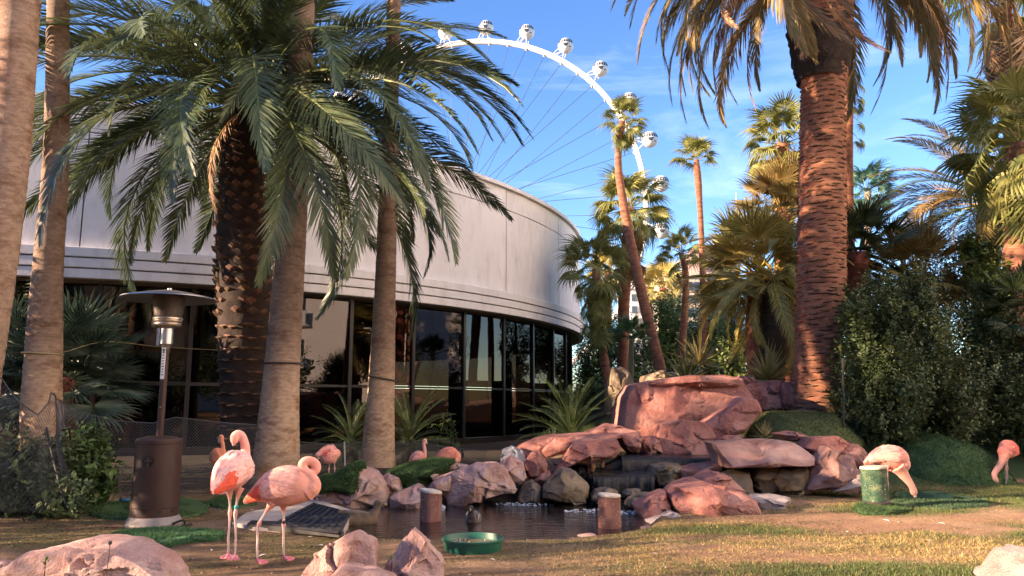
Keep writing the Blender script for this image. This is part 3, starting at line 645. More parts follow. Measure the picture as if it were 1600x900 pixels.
# --- two water steps of black stone
rock('upper black waterfall ledge with a glossy lip', Z4([(560, 470), (580, 452), (820, 452), (1090, 462), (1100, 500), (950, 560), (740, 560), (470, 560), (480, 500)]), 11.6, .9, WT, 74, n=90, p=6, facet=.2, rough=.45, name='waterfall_ledge', cat='ledge', grp='waterfall ledges')
rock('lower black waterfall ledge above the pond', Z4([(445, 545), (480, 534), (745, 533), (760, 600), (740, 660), (440, 660)]), 10.9, .8, WT, 75, n=90, p=6, facet=.2, rough=.45, name='waterfall_ledge', cat='ledge', grp='waterfall ledges')
def water_sheet(poly, Y, y2, nm='waterfall'):
    """Thin film running over a lip then down: px polyline along the lip."""
    b = MB(); P = []
    n_ = 40
    lipx = np.linspace(poly[0][0], poly[1][0], n_); lipy = np.linspace(poly[0][1], poly[1][1], n_)
    for i in range(n_):
        p = at(lipx[i], lipy[i], Y); q = at(lipx[i], y2, Y)
        k = .05 * float(vnoise(np.array([i * .7, Y, 0.]))); col = []
        for t, dy, z in ((0, .9, p[2] + .012), (.3, .1, p[2] + .01), (.45, 0, p[2] - .005), (.6, -.05, p[2] - .04), (.8, -.07 + k, (p[2] + q[2]) / 2), (1, -.09 + k, q[2])):
            col.append((p[0], Y + dy - .5, z + .004 * k))
        P.append(col)
    b.grid(np.array(P)); return b
mw2 = M('falling water', (0.010, 0.009, 0.009), (0.05, 0.05, 0.055), 3, 0.10, 0.8, 6, stretch=(9, 9, 1), spec=0.35, lo=.6, hi=.85)
for (pl, Y, y2, lab) in ((Z4([(590, 449), (1086, 462)]), 11.55, 570 + 545 / 3.2146, 'upper sheet of water running over the black ledge'), (Z4([(452, 536), (745, 532)]), 10.95, 570 + 640 / 3.2146, 'lower sheet of water dropping into the pond')):
    o = struct(water_sheet(pl, Y, y2).build('waterfall', mw2, smooth=True)); o['label'] = lab
# foam where the water lands
fm = MB(); rg = random.Random(3)
for cx, cy, n_ in ((470, 735, 70), (660, 742, 90), (130, 700, 80)):
    px, py = Z4([(cx, cy)])[0]; p = gr(px, py, WATER_Z)
    for k in range(n_):
        a = rg.uniform(0, 6.28); r_ = rg.random() ** .5; s_ = rg.uniform(.006, .02)
        c_ = (p[0] + r_ * .38 * math.cos(a), p[1] + r_ * .16 * math.sin(a), WATER_Z + .002)
        fm.lathe([(s_, 0), (s_ * .8, s_ * .35), (0.0005, s_ * .5)], 6, c_)
tag(fm.build('foam', M('water foam', (.42, .46, .52), rough=.3), smooth=True), 'pale froth on the pond where the falling water lands', None, None, 'stuff')
# ================================================================ ARTIFICIAL TURF
m_turf = M('artificial turf', (0.040, 0.085, 0.030), (0.08, 0.14, 0.052), 30, 0.8, 0.7, 120, tint=True, spec=.2)
m_turf2 = M('bright artificial turf', (0.05, 0.13, 0.055), (0.09, 0.20, 0.09), 30, 0.8, 0.7, 120, tint=True, spec=.2)
def tufts(P, Nn, n, seed, ln, wid, colf, lean=.5):
    """Short blades standing on triangles; returns MB."""
    g_ = np.random.default_rng(seed)
    d = g_.normal(size=(n, 3)) * lean + Nn; d /= np.linalg.norm(d, axis=1)[:, None]
    s_ = np.cross(d, g_.normal(size=(n, 3))); s_ /= np.linalg.norm(s_, axis=1)[:, None] + 1e-9
    L_ = ln * g_.uniform(.6, 1.4, n)[:, None]; w_ = wid
    V = np.stack([P - s_ * w_, P + s_ * w_, P + d * L_], 1).reshape(-1, 3)
    return V, colf(g_, n)
def tri_mesh(name, V, C=None):
    me = bpy.data.meshes.new(name); nt_ = len(V) // 3
    me.vertices.add(len(V)); me.vertices.foreach_set('co', V.astype(np.float32).ravel())
    me.loops.add(len(V)); me.loops.foreach_set('vertex_index', np.arange(len(V), dtype=np.int32))
    me.polygons.add(nt_); me.polygons.foreach_set('loop_start', np.arange(0, len(V), 3, dtype=np.int32)); 
    if C is not None:
        a = me.attributes.new('tint', 'FLOAT_COLOR', 'POINT')
        C4 = np.c_[np.repeat(C, 3, axis=0), np.ones(len(V))].astype(np.float32); a.data.foreach_set('color', C4.ravel())
    me.update(calc_edges=True); return me
def fuzz_on(o, n, seed, ln=.018, mat=None):
    me = o.data; V = np.zeros(len(me.vertices) * 3); me.vertices.foreach_get('co', V); V = V.reshape(-1, 3)
    me.calc_loop_triangles(); T = np.array([t.vertices[:] for t in me.loop_triangles]); A = V[T]
    nrm = np.cross(A[:, 1] - A[:, 0], A[:, 2] - A[:, 0]); ar = np.linalg.norm(nrm, axis=1) + 1e-12
    nrm = nrm / ar[:, None]; g_ = np.random.default_rng(seed)
    cen = V.mean(0); flip = np.sign(np.sum(nrm * (A.mean(1) - cen), 1)); nrm *= flip[:, None]
    k = g_.choice(len(T), n, p=ar / ar.sum()); u = g_.random((n, 2)); m_ = u.sum(1) > 1; u[m_] = 1 - u[m_]
    P = A[k, 0] + (A[k, 1] - A[k, 0]) * u[:, :1] + (A[k, 2] - A[k, 0]) * u[:, 1:]
    V2, C2 = tufts(P, nrm[k], n, seed, ln, .0035, lambda q, m2: np.repeat(q.uniform(.65, 1.35, (m2, 1)), 3, 1), .35)
    b_ = obj('turf_pile', tri_mesh('turf_pile', V2, C2), mat, o); b_['kind'] = 'stuff'
def draped(label, poly, Y, depth, seed, n=14000, mat=m_turf, lean=0.0):
    o = rock(label, poly, Y, depth, mat, seed, name='turf_mat', cat='turf mat', grp='artificial turf mats', rough=.25, facet=.5, p=2.4, lean=lean, strata=0, chisel=0)
    fuzz_on(o, int(n * 1.3), seed, .03, mat); return o
draped('dark turf mat draped over the notched lilac boulder', Z3([(60, 500), (150, 400), (260, 330), (370, 276), (390, 290), (408, 502), (335, 480), (240, 458), (100, 480)]), 9.72, .75, 101)
draped('strip of turf running down to the left of the draped boulder', Z3([(0, 560), (20, 470), (75, 400), (170, 360), (160, 420), (80, 490), (40, 560)]), 10.2, .4, 102, 6000)
draped('broad turf mound with two birds behind it', Z3([(550, 355), (640, 315), (750, 282), (900, 258), (1070, 268), (1010, 292), (992, 345), (880, 375), (845, 475), (700, 500), (672, 395)]), 10.7, 1.0, 103, 16000)
def ground_mat(label, poly, seed, th=.03, mat=m_turf, n=9000, z=None):
    P = np.array([gr(px, py, 0.0) for px, py in poly]); c, tt, r = star(P[:, :2], 72); rows = []
    for rho, zz in ((1.0, -.03), (1.0, th * .7), (.97, th), (.7, th), (.4, th), (.02, th)):
        x = c[0] + r * rho * np.cos(tt); y = c[1] + r * rho * np.sin(tt)
        rows.append(np.stack([x - c[0], y - c[1], height(x, y) + zz + .012 * vnoise(np.stack([x * 5, y * 5, 0 * x], -1), seed)], -1))
    b = MB(); b.grid(np.array(rows), np.ones((6, 72, 3)), wrap_v=True)
    o = b.build('turf_mat', mat, smooth=True, loc=(c[0], c[1], 0)); tag(o, label, 'turf mat', 'artificial turf mats'); fuzz_on(o, n, seed, .024, mat); return o
ground_mat('round dark turf mat under the patio heater', [(127, 800), (150, 788), (230, 780), (300, 783), (327, 793), (318, 806), (250, 814), (160, 811)], 111)
ground_mat('bright green wavy turf mat in front of the heater', [(170, 842), (200, 836), (260, 830), (350, 838), (345, 846), (280, 852), (235, 862), (200, 856)], 112, .04, m_turf2)
ground_mat('small dark turf patch behind the near birds', [(318, 790), (345, 779), (390, 780), (400, 792), (350, 798)], 113, n=3000)
ground_mat('small turf pad under the green stump', [(1335, 798), (1350, 793), (1410, 795), (1424, 801), (1390, 806), (1345, 805)], 114, .04, n=4000)
ground_mat('smooth light turf mat under the feeding trough', [(1392, 792), (1398, 770), (1450, 768), (1540, 778), (1545, 792), (1480, 797)], 115, .025, M('worn turf', (.035, .075, .03), (.06, .11, .05), 20, .85, .4, 80, tint=True), 8000)
# steep turf bank under the hedge
draped('dark turf hump sloping down under the hedge', [(1370, 775), (1385, 730), (1420, 692), (1470, 680), (1520, 695), (1545, 720), (1570, 765), (1500, 785), (1420, 785)], 12.3, 1.5, 104, 24000, lean=.5)
draped('mossy turf apron at the foot of the thick palm', [(1160, 700), (1180, 665), (1210, 645), (1300, 645), (1330, 690), (1310, 715), (1230, 710)], 12.6, 1.6, 105, 16000, M('mossy turf', (.05, .075, .02), (.09, .10, .03), 12, .85, .6, 60, tint=True), lean=.9)

# ================================================================ LAWN BLADES
g_ = np.random.default_rng(77)
n_ = 420000
x = g_.uniform(-1.2, 9.2, n_); y = 5.0 + 7.6 * g_.random(n_) ** 1.25
cv, dr = grass_mask(x, y)
keep = (g_.random(n_) < cv) & (np.abs(x) < y * .70 + .5) & (poly_sd(POND, x, y) > .12); x, y, cv, dr = x[keep], y[keep], cv[keep], dr[keep]
n_ = len(x); z = height(x, y) - .004
isdry = g_.random(n_) < dr * .85 + .06
Cg = np.where(isdry[:, None], np.array([.36, .265, .11]), np.array([.10, .135, .042])) * g_.uniform(.6, 1.4, (n_, 1))
lean_ = np.where(isdry, 1.2, .65)[:, None]
d = g_.normal(size=(n_, 3)) * lean_ * np.array([1, 1, .4]) + np.array([0, 0, 1.]); d /= np.linalg.norm(d, axis=1)[:, None]
s_ = np.cross(d, g_.normal(size=(n_, 3))); s_ /= np.linalg.norm(s_, axis=1)[:, None]
Lb = (g_.uniform(.016, .046, n_) * (.7 + .5 * cv))[:, None]; Pb = np.stack([x, y, z], -1)
V = np.stack([Pb - s_ * .0034, Pb + s_ * .0034, Pb + d * Lb], 1).reshape(-1, 3)
m_blade = M('grass blade', (1, 1, 1), rough=.6, tint=True, transl=.25, spec=.3)
go = obj('grass', tri_mesh('grass', V, Cg), m_blade); tag(go, 'patchy green and straw coloured lawn on the sunlit ground', None, None, 'stuff')
# thin weeds at left, dry litter everywhere in front
n_ = 60000; x = g_.uniform(-6, 4, n_); y = 4.6 + 4.6 * g_.random(n_) ** 1.2
ok = (fbm(np.stack([x * 1.1, y * 1.4, 0 * x + 8], -1), 41, 4) > -.12 + .3 * g_.random(n_)) & (poly_sd(POND, x, y) > .15); x, y = x[ok], y[ok]; n_ = len(x); z = height(x, y)
d = g_.normal(size=(n_, 3)) * np.array([1, 1, .25]) + np.array([0, 0, .35]); d /= np.linalg.norm(d, axis=1)[:, None]
s_ = np.cross(d, g_.normal(size=(n_, 3))); s_ /= np.linalg.norm(s_, axis=1)[:, None]
Pb = np.stack([x, y, z], -1); V = np.stack([Pb - s_ * .003, Pb + s_ * .003, Pb + d * g_.uniform(.015, .04, (n_, 1))], 1).reshape(-1, 3)
Cw = np.where(g_.random((n_, 1)) < .45, np.array([.085, .09, .03]), np.array([.22, .15, .08])) * g_.uniform(.6, 1.4, (n_, 1))
tag(obj('grass_litter', tri_mesh('grass_litter', V, Cw), m_blade), 'sparse weeds and straw litter on the brown earth', None, None, 'stuff')
# ---------------- moulted feathers on the ground
fe = MB(); t_ = np.linspace(0, 1, 6)
fe.grid(np.stack([np.stack([(t_ - .5) * .07, -.010 * np.sin(t_ * 3.0) , .004 + .012 * np.sin(t_ * 2.6)], -1), np.stack([(t_ - .5) * .07, 0 * t_, .002 + .008 * np.sin(t_ * 2.6)], -1), np.stack([(t_ - .5) * .07, .010 * np.sin(t_ * 3.0), .004 + .012 * np.sin(t_ * 2.6)], -1)], 0))
feme = fe.mesh('fallen_feather', True); m_fe = M('white feather', (.72, .68, .64), rough=.8)
rg = random.Random(21)
spots = [(75 + 320, 800), (384, 806), (346, 803), (430, 858), (440, 846), (484, 838), (480, 780), (350, 836), (330, 860), (470, 858), (500, 850), (620, 880), (720, 890), (300, 872), (1163, 802), (1172, 790), (1287, 795), (1325, 830), (1385, 815), (1250, 776), (1110, 826), (1470, 820), (285, 790), (150, 840), (410, 866), (555, 838), (770, 876), (1020, 870), (1450, 845), (240, 872)]
for k, (px, py) in enumerate(spots):
    p = gr(px, py); p[2] = h1(p[0], p[1])
    o = obj('fallen_feather', feme, m_fe, None, p, (rg.uniform(-.2, .2), rg.uniform(-.2, .2), rg.uniform(0, 6.28)), rg.uniform(.45, 1.1)); tag(o, 'small white moulted feather lying on the open ground', 'feather', 'moulted feathers scattered on the ground')

# ---------------- pebbles and crumbs of earth
pb = []; g_ = np.random.default_rng(9); n_ = 2600
x = g_.uniform(-6, 6.5, n_); y = 4.6 + 5.0 * g_.random(n_) ** 1.4; ok = (poly_sd(POND, x, y) > .05) & (np.abs(x) < .75 * y); x, y = x[ok], y[ok]; z = height(x, y)
oct_ = np.array([(1, 0, 0), (0, 1, 0), (-1, 0, 0), (0, -1, 0), (0, 0, .7), (0, 0, -.7)]); of_ = np.array([(0, 1, 4), (1, 2, 4), (2, 3, 4), (3, 0, 4), (1, 0, 5), (2, 1, 5), (3, 2, 5), (0, 3, 5)])
sz = (.004 + .012 * g_.random(len(x)) ** 3)[:, None, None]; Vv = np.stack([x, y, z + .002], -1)[:, None] + oct_[None] * sz * g_.uniform(.6, 1.3, (len(x), 6, 1))
Cp = np.where(g_.random((len(x), 1)) < .4, np.array([.34, .24, .19]), np.array([.20, .14, .10])) * g_.uniform(.6, 1.4, (len(x), 1))
tag(obj('gravel', tri_mesh('gravel', Vv[:, of_].reshape(-1, 3), np.repeat(Cp, 8, 0)), m_blade), 'small pebbles and crumbs scattered over the earth', None, None, 'stuff')
# ================================================================ PALM PARTS
def pinnate(L, nl, ll, bend, seed, w=.016, s0=.14, sweep=(62, 22), vee=22, droop=.35, rw=.022, pw=1.35, kill=0.0, wob=.06, prof=None, rtint=2.0):
    """Feather frond: rachis along +x arching down by `bend` degrees, leaflets either side. tint per leaflet."""
    g_ = random.Random(seed); n = 40
    s = np.linspace(0, 1, n + 1); e = -R(bend) * s ** pw
    px = np.r_[0, np.cumsum(np.cos((e[1:] + e[:-1]) / 2))] * L / n; pz = np.r_[0, np.cumsum(np.sin((e[1:] + e[:-1]) / 2))] * L / n
    side = wob * L * np.sin(s * 2.6 + seed) * s
    b = MB(); RAC = np.stack([px, side, pz], -1)
    b.tube(RAC[::4], np.interp(s[::4], [0, .08, 1], [rw * 1.9, rw, rw * .18]), 5, False, np.array([1.5, 1.35, .9]) * rtint / 2.0 * 1.2)
    V, F, C = [], [], []
    for i in range(nl):
        t = s0 + (1 - s0) * (i + .5) / nl
        c = np.array([np.interp(t, s, px), np.interp(t, s, side), np.interp(t, s, pz)]); ee = np.interp(t, s, e)
        T = np.array([math.cos(ee), 0, math.sin(ee)]); U = np.array([-math.sin(ee), 0, math.cos(ee)])
        ln = ll * (math.sin(math.pi * min(1, (t - s0) / (1 - s0) * .80 + .17)) ** .8 if prof is None else prof(t))
        sw = R(sweep[0] + (sweep[1] - sweep[0]) * t)
        for sd in (-1, 1):
            if g_.random() < kill: continue
            swj = sw + R(g_.uniform(-8, 8)); v_ = R(vee * (1 - .5 * t) + g_.uniform(-14, 14)); l_ = ln * g_.uniform(.82, 1.12)
            D = math.sin(swj) * (math.cos(v_) * np.array([0, sd, 0]) + math.sin(v_) * U) + math.cos(swj) * T
            N_ = np.cross(D, T) * sd; N_ /= np.linalg.norm(N_) + 1e-9
            Wd = np.cross(N_, D); Wd /= np.linalg.norm(Wd) + 1e-9
            ww = w * g_.uniform(.8, 1.15); m1 = c + D * l_ * .45 - np.array([0, 0, droop * l_ * .10]); tp_ = c + D * l_ - np.array([0, 0, droop * l_ * .55])
            b0 = len(V); V += [c - Wd * ww * .55, c + Wd * ww * .55, m1 - Wd * ww, m1 + Wd * ww, tp_]
            F += [(b0, b0 + 1, b0 + 3, b0 + 2), (b0 + 2, b0 + 3, b0 + 4)]; k = g_.uniform(.72, 1.28); kk = (k * g_.uniform(.92, 1.12), k, k * g_.uniform(.85, 1.1))
            C += [kk] * 5
    b.add(V, F, np.array(C)); return b.mesh('frond')
def fanleaf(rp, rb, seed, nseg=30, spread=150, droop=.5, cup=.25, split=.5, w=1.0, ptint=(1.3, 1.15, .8), hang=.2):
    """Fan leaf: petiole along +x then a pleated, split blade."""
    g_ = random.Random(seed); b = MB()
    b.tube([(0, 0, 0), (rp * .5, 0, -.01 * rp), (rp, 0, -.06 * rp)], [.022, .014, .010], 5, False, np.array(ptint))
    c = np.array([rp, 0, -.06 * rp]); V, F, C = [], [], []
    for i in range(nseg):
        a = R(-spread + 2 * spread * (i + .5) / nseg); da = R(spread / nseg) * 1.02
        l_ = rb * (1 - .28 * (abs(a) / R(spread)) ** 2) * g_.uniform(.88, 1.08); k = g_.uniform(.75, 1.25)
        def P_(r, ang, zz=0.0): return c + np.array([r * math.cos(ang), r * math.sin(ang), cup * r * abs(math.sin(ang)) * .6 - droop * r * r / rb * .5 + zz])
        rs = l_ * split; b0 = len(V); fold = .02 * rb
        dz = -hang * l_ * g_.uniform(.5, 1.5); sk = R(g_.uniform(-4, 4))
        V += [P_(.02, a), P_(rs, a - da * w, -fold), P_(rs, a, fold), P_(rs, a + da * w, -fold), P_(l_ * .8, a - da * .35 + sk, dz * .3), P_(l_ * .8, a + da * .35 + sk, dz * .3), P_(l_, a + sk * 1.5, dz)]
        F += [(b0, b0 + 1, b0 + 2), (b0, b0 + 2, b0 + 3), (b0 + 1, b0 + 4, b0 + 2), (b0 + 2, b0 + 4, b0 + 5), (b0 + 2, b0 + 5, b0 + 3), (b0 + 4, b0 + 6, b0 + 5)]
        C += [(k * 1.25, k * 1.15, k)] + [(k, k, k)] * 3 + [(k, k, k)] * 2 + [(k * 1.25, k * 1.05, k * .8)]
    b.add(V, F, np.array(C)); return b.mesh('frond')
def trunk_mesh(pts, rad, mat, parent, seed, cols=26, step=.05, rough=.03, ring=.012, ringf=9.0, name='trunk', tcol=None):
    """Tapered trunk through local pts with rings, dents and a grain of its own."""
    Q = spline(np.c_[np.asarray(pts), np.asarray(rad)], max(8, int(np.linalg.norm(np.diff(pts, axis=0), axis=1).sum() / step)))
    P, r = Q[:, :3], Q[:, 3]; m = len(P); T = np.gradient(P, axis=0); T /= np.linalg.norm(T, axis=1)[:, None]
    L_ = np.r_[0, np.cumsum(np.linalg.norm(np.diff(P, axis=0), axis=1))]
    an = np.linspace(0, 2 * math.pi, cols, endpoint=False)
    U = np.cross(T, [0, 1, 0]); U /= np.linalg.norm(U, axis=1)[:, None]; Wv = np.cross(T, U)
    dirs = np.cos(an)[None, :, None] * U[:, None] + np.sin(an)[None, :, None] * Wv[:, None]
    S = np.stack([np.cos(an)[None] * 2.0 * np.ones((m, 1)), np.sin(an)[None] * 2.0 * np.ones((m, 1)), L_[:, None] * 3 * np.ones((1, cols))], -1)
    nz_ = fbm(S, seed, 4); fine = fbm(S * np.array([5, 5, 7]), seed + 9, 3)
    rg = np.sin(2 * math.pi * (L_[:, None] * ringf + .5 * nz_))
    rr = r[:, None] * (1 + rough * nz_ + rough * .7 * fine) + ring * r[:, None] * 4 * rg * .25
    b = MB(); col = (1 + .14 * nz_ + .10 * fine + .03 * rg)[..., None] * np.ones(3)
    if tcol is not None: col = col * tcol(L_[:, None] * np.ones((1, cols)), nz_, P)
    b.grid(P[:, None] + dirs * rr[..., None], col, wrap_v=True)
    b.f.append(tuple((m - 1) * cols + k for k in range(cols)))
    return b.build(name, mat, parent, True), P, r, L_
def place_frond(me, mat, parent, org, az, el, roll, sc, name='frond'):
    return obj(name, me, mat, parent, org, (roll, -el, az), sc)
FR = {}
def frset(key, fn, k):
    if key not in FR: FR[key] = [fn(i) for i in range(k)]
    return FR[key]
def canary_set(tag_, mt):
    """frond variants by bend"""
    out = []
    for j, bd in enumerate((28, 48, 68, 88, 104, 120)):
        for q in range(2):
            me = pinnate(1.0, 118, .125, bd, 100 + j * 7 + q * 31, w=.0031, rw=.0058, droop=.35, pw=1.25, wob=.05 if q else -.05); me.materials.append(mt); out.append((bd, me))
    return out
def pick(vs, bend, g_):
    c = sorted(vs, key=lambda v: abs(v[0] - bend) + g_.uniform(0, 14))[0]; return c[1]
CAN_NAR = []
for j, bd in enumerate((88, 104, 120)):
    for q in range(2):
        me = pinnate(1.0, 100, .105, bd, 150 + j * 7 + q * 31, w=.0034, rw=.0062, droop=.8, pw=1.15, sweep=(48, 16), vee=4); me.materials.append(m_frond_olive); CAN_NAR.append((bd, me))
CAN = canary_set('c', m_frond); CAN_OL = canary_set('o', m_frond_olive); 
CAN_DRY = []
for j, bd in enumerate((60, 85, 110)):
    me = pinnate(1.0, 70, .10, bd, 300 + j, w=.0035, rw=.006, droop=.9, pw=1.1, sweep=(40, 15), vee=-10, kill=.1); me.materials.append(m_frond_dry); CAN_DRY.append((bd, me))
def feather_crown(parent, org, n, L, g_, vs, el0=78, el1=-38, az0=0.0, sc=(.85, 1.1), b0=50, b1=105, azlim=None, spread_r=.25):
    for i in range(n):
        t = (i + .5) / n; az = az0 + i * 2.399963 + g_.uniform(-.2, .2); el = el0 + (el1 - el0) * t ** .85 + g_.uniform(-7, 7)
        if azlim and not azlim(az, el): continue
        bd = b0 + (b1 - b0) * t + g_.uniform(-14, 14)
        o2 = np.array(org) + np.array([math.cos(az), math.sin(az), 0]) * spread_r * (.3 + .7 * t) + np.array([0, 0, .45 * (1 - t) - .1])
        place_frond(pick(vs, bd, g_), None, parent, o2, az, R(el), R(g_.uniform(-35, 35)), L * g_.uniform(*sc))
def fan_set(key, mt, n=4, **kw):
    if key not in FR:
        FR[key] = []
        for i in range(n):
            me = fanleaf(seed=500 + i * 13 + sum(map(ord, key)), **kw); me.materials.append(mt); FR[key].append(me)
    return FR[key]
WF = lambda: fan_set('wash', m_fan, rp=.9, rb=.72, nseg=30, spread=140, droop=.9, hang=.35)
WF_G = lambda: fan_set('washgold', m_fan_gold, rp=.7, rb=.75, nseg=30, spread=140, droop=.8, hang=.3)
WF_D = lambda: fan_set('washdead', m_fan_dead, rp=.7, rb=.8, nseg=20, spread=60, droop=1.2, hang=.5)
MF_B = lambda: fan_set('medblue', m_fan_blue, rp=.55, rb=.62, nseg=34, spread=125, droop=.25, hang=.06, split=.38)
MF_G = lambda: fan_set('medgold', m_fan_gold, rp=.6, rb=.60, nseg=34, spread=125, droop=.3, hang=.08, split=.38)
MF_O = lambda: fan_set('medolive', m_frond_olive, rp=.6, rb=.60, nseg=34, spread=125, droop=.3, hang=.08, split=.38)
MF_K = lambda: fan_set('meddark', m_cycad, rp=.6, rb=.60, nseg=34, spread=125, droop=.3, hang=.08, split=.38)
def fan_crown(parent, org, n, sc, g_, vs, el0=85, el1=-35, skirt=0, skirt_vs=None, off=.08, skirt_len=1.0, sk_el=(-88, -62)):
    for i in range(n):
        t = (i + .5) / n; az = i * 2.399963 + g_.uniform(-.3, .3); el = el0 + (el1 - el0) * t + g_.uniform(-8, 8)
        o2 = np.array(org) + np.array([math.cos(az), math.sin(az), 0]) * off * sc + np.array([0, 0, .3 * sc * (.5 - t)])
        place_frond(vs[i % len(vs)], None, parent, o2, az, R(el), R(g_.uniform(-40, 40)), sc * g_.uniform(.85, 1.12))
    for i in range(skirt):
        t = i / max(1, skirt - 1); az = i * 2.399963 + g_.uniform(-.4, .4); el = g_.uniform(*sk_el)
        o2 = np.array(org) + np.array([math.cos(az), math.sin(az), 0]) * off * 1.6 * sc + np.array([0, 0, -.15 * sc - skirt_len * sc * t])
        place_frond(skirt_vs[i % len(skirt_vs)], None, parent, o2, az, R(el), R(g_.uniform(-30, 30)), sc * g_.uniform(.75, 1.05), 'dead_frond')
def px_trunk(pts):
    """[(px,py,width_px,Y)] bottom to top -> points, radii"""
    return np.array([at(a, b_, Y) for a, b_, w_, Y in pts]), np.array([w_ * Y / FOC / 2 for a, b_, w_, Y in pts])

# ================================================================ THE FOUR SMOOTH TRUNKS AND TWO DATE PALMS
GRP_W = 'tall smooth palms among the birds'
def smooth_palm(label, pts, seed, up=5.0, leaves=14, mat=m_trunk, tcol=None, ring=.012):
    P, r = px_trunk(pts); base = P[0].copy(); base[2] = h1(base[0], base[1]) - .05
    d = (P[-1] - P[-2]); d /= np.linalg.norm(d)
    P = np.vstack([[base + np.array([0, 0, -.05])], P[0:], [P[-1] + d * up]]); r = np.r_[r[0] * 1.08, r, r[-1] * .85]
    t = thing('palm_tree', label, 'palm tree', base, GRP_W)
    trunk_mesh(P - base, r, mat, t, seed, 30, .035, .035, ring, 11, tcol=tcol)
    if leaves: fan_crown(t, P[-1] - base, leaves, 1.7, random.Random(seed), WF())
    return t
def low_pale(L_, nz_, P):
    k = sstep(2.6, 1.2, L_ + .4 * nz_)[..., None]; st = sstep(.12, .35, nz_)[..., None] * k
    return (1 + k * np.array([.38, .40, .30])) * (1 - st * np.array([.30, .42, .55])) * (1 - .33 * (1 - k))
def warm(L_, nz_, P):
    st = sstep(.1, .4, nz_)[..., None]; return 1 - st * np.array([.12, .28, .42])
smooth_palm('thick smooth trunk cut by the edge beside the netting, farthest to the side', [(-62, 800, 72, 8.3), (-38, 600, 66, 8.3), (-16, 470, 62, 8.3), (12, 260, 60, 8.3), (29, 20, 62, 8.3), (34, -60, 62, 8.3)], 201, tcol=lambda L_, nz_, P: 1 - sstep(.15, .35, nz_)[..., None] * np.array([.2, .3, .35]))
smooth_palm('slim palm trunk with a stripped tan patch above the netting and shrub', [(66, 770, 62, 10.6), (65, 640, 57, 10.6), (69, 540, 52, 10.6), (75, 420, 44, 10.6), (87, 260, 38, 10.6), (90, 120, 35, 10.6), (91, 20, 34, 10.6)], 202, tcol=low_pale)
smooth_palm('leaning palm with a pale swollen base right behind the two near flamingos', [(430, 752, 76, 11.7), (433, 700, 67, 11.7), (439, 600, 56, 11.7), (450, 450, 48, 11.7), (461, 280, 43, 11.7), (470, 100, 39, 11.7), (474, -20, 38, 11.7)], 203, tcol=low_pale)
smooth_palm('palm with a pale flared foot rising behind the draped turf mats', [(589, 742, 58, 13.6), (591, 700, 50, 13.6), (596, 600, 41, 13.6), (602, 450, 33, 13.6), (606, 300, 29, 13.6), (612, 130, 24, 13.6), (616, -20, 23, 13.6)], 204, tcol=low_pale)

def scars(parent, P, r, L_, rows, around, me, meN, mat, seed, lo, hi, cap=285, size=1.0, name='leaf_scar', jit=.15, sk=1.0):
    """Leaf-base scales in spiral rows on a trunk: the ones facing the photograph as parts, the rest joined."""
    g_ = random.Random(seed); items = []
    for k in range(rows):
        t = lo + (hi - lo) * (k + .5) / rows; c = np.array([np.interp(t, L_, P[:, i]) for i in range(3)]); rr = np.interp(t, L_, r)
        for j in range(around):
            a = 2 * math.pi * (j + (.5 if k % 2 else 0) + g_.uniform(-jit, jit)) / around
            items.append((c + np.array([math.cos(a) * rr, math.sin(a) * rr, g_.uniform(-jit, jit) * .08]), a, rr * size * g_.uniform(.85, 1.2), g_.uniform(-.10, .10)))
    face = [math.cos(a + math.pi / 2) for _, a, _, _ in items]     # a=-90 faces the viewer
    order = sorted(range(len(items)), key=lambda i: -face[i])
    for i in order[:cap]:
        p, a, s_, tl = items[i]; obj(name, me, mat, parent, p, (tl, 0, a), (s_, s_, s_ * sk))
    if order[cap:]:
        b = MB(); V = np.zeros(len(me.vertices) * 3); me.vertices.foreach_get('co', V); V = V.reshape(-1, 3); F = [tuple(p.vertices) for p in me.polygons]
        for i in order[cap:]:
            p, a, s_, tl = items[i]; ca, sa = math.cos(a), math.sin(a); Q = V * np.array([s_, s_, s_ * sk])
            b.add(np.stack([Q[:, 0] * ca - Q[:, 1] * sa, Q[:, 0] * sa + Q[:, 1] * ca, Q[:, 2]], -1) + p, F, np.ones(3))
        o = b.build(name + 's', mat, parent); o['kind'] = 'stuff'
# stub of a cut frond (diamond), x outwards
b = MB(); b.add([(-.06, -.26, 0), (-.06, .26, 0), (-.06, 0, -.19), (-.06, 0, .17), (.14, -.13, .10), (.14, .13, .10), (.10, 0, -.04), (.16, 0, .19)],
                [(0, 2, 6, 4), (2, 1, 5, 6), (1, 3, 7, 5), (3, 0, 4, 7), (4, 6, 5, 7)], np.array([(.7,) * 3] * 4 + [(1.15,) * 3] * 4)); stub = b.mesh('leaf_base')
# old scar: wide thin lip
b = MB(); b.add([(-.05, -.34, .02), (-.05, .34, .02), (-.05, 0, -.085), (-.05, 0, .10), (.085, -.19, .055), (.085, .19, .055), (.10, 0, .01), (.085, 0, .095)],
                [(0, 2, 6, 4), (2, 1, 5, 6), (1, 3, 7, 5), (3, 0, 4, 7), (4, 6, 5, 7)], np.array([(.55,) * 3] * 4 + [(1.2,) * 3] * 4)); lip = b.mesh('leaf_scar')  # inner edge tinted dark, painting in the shade of the gaps
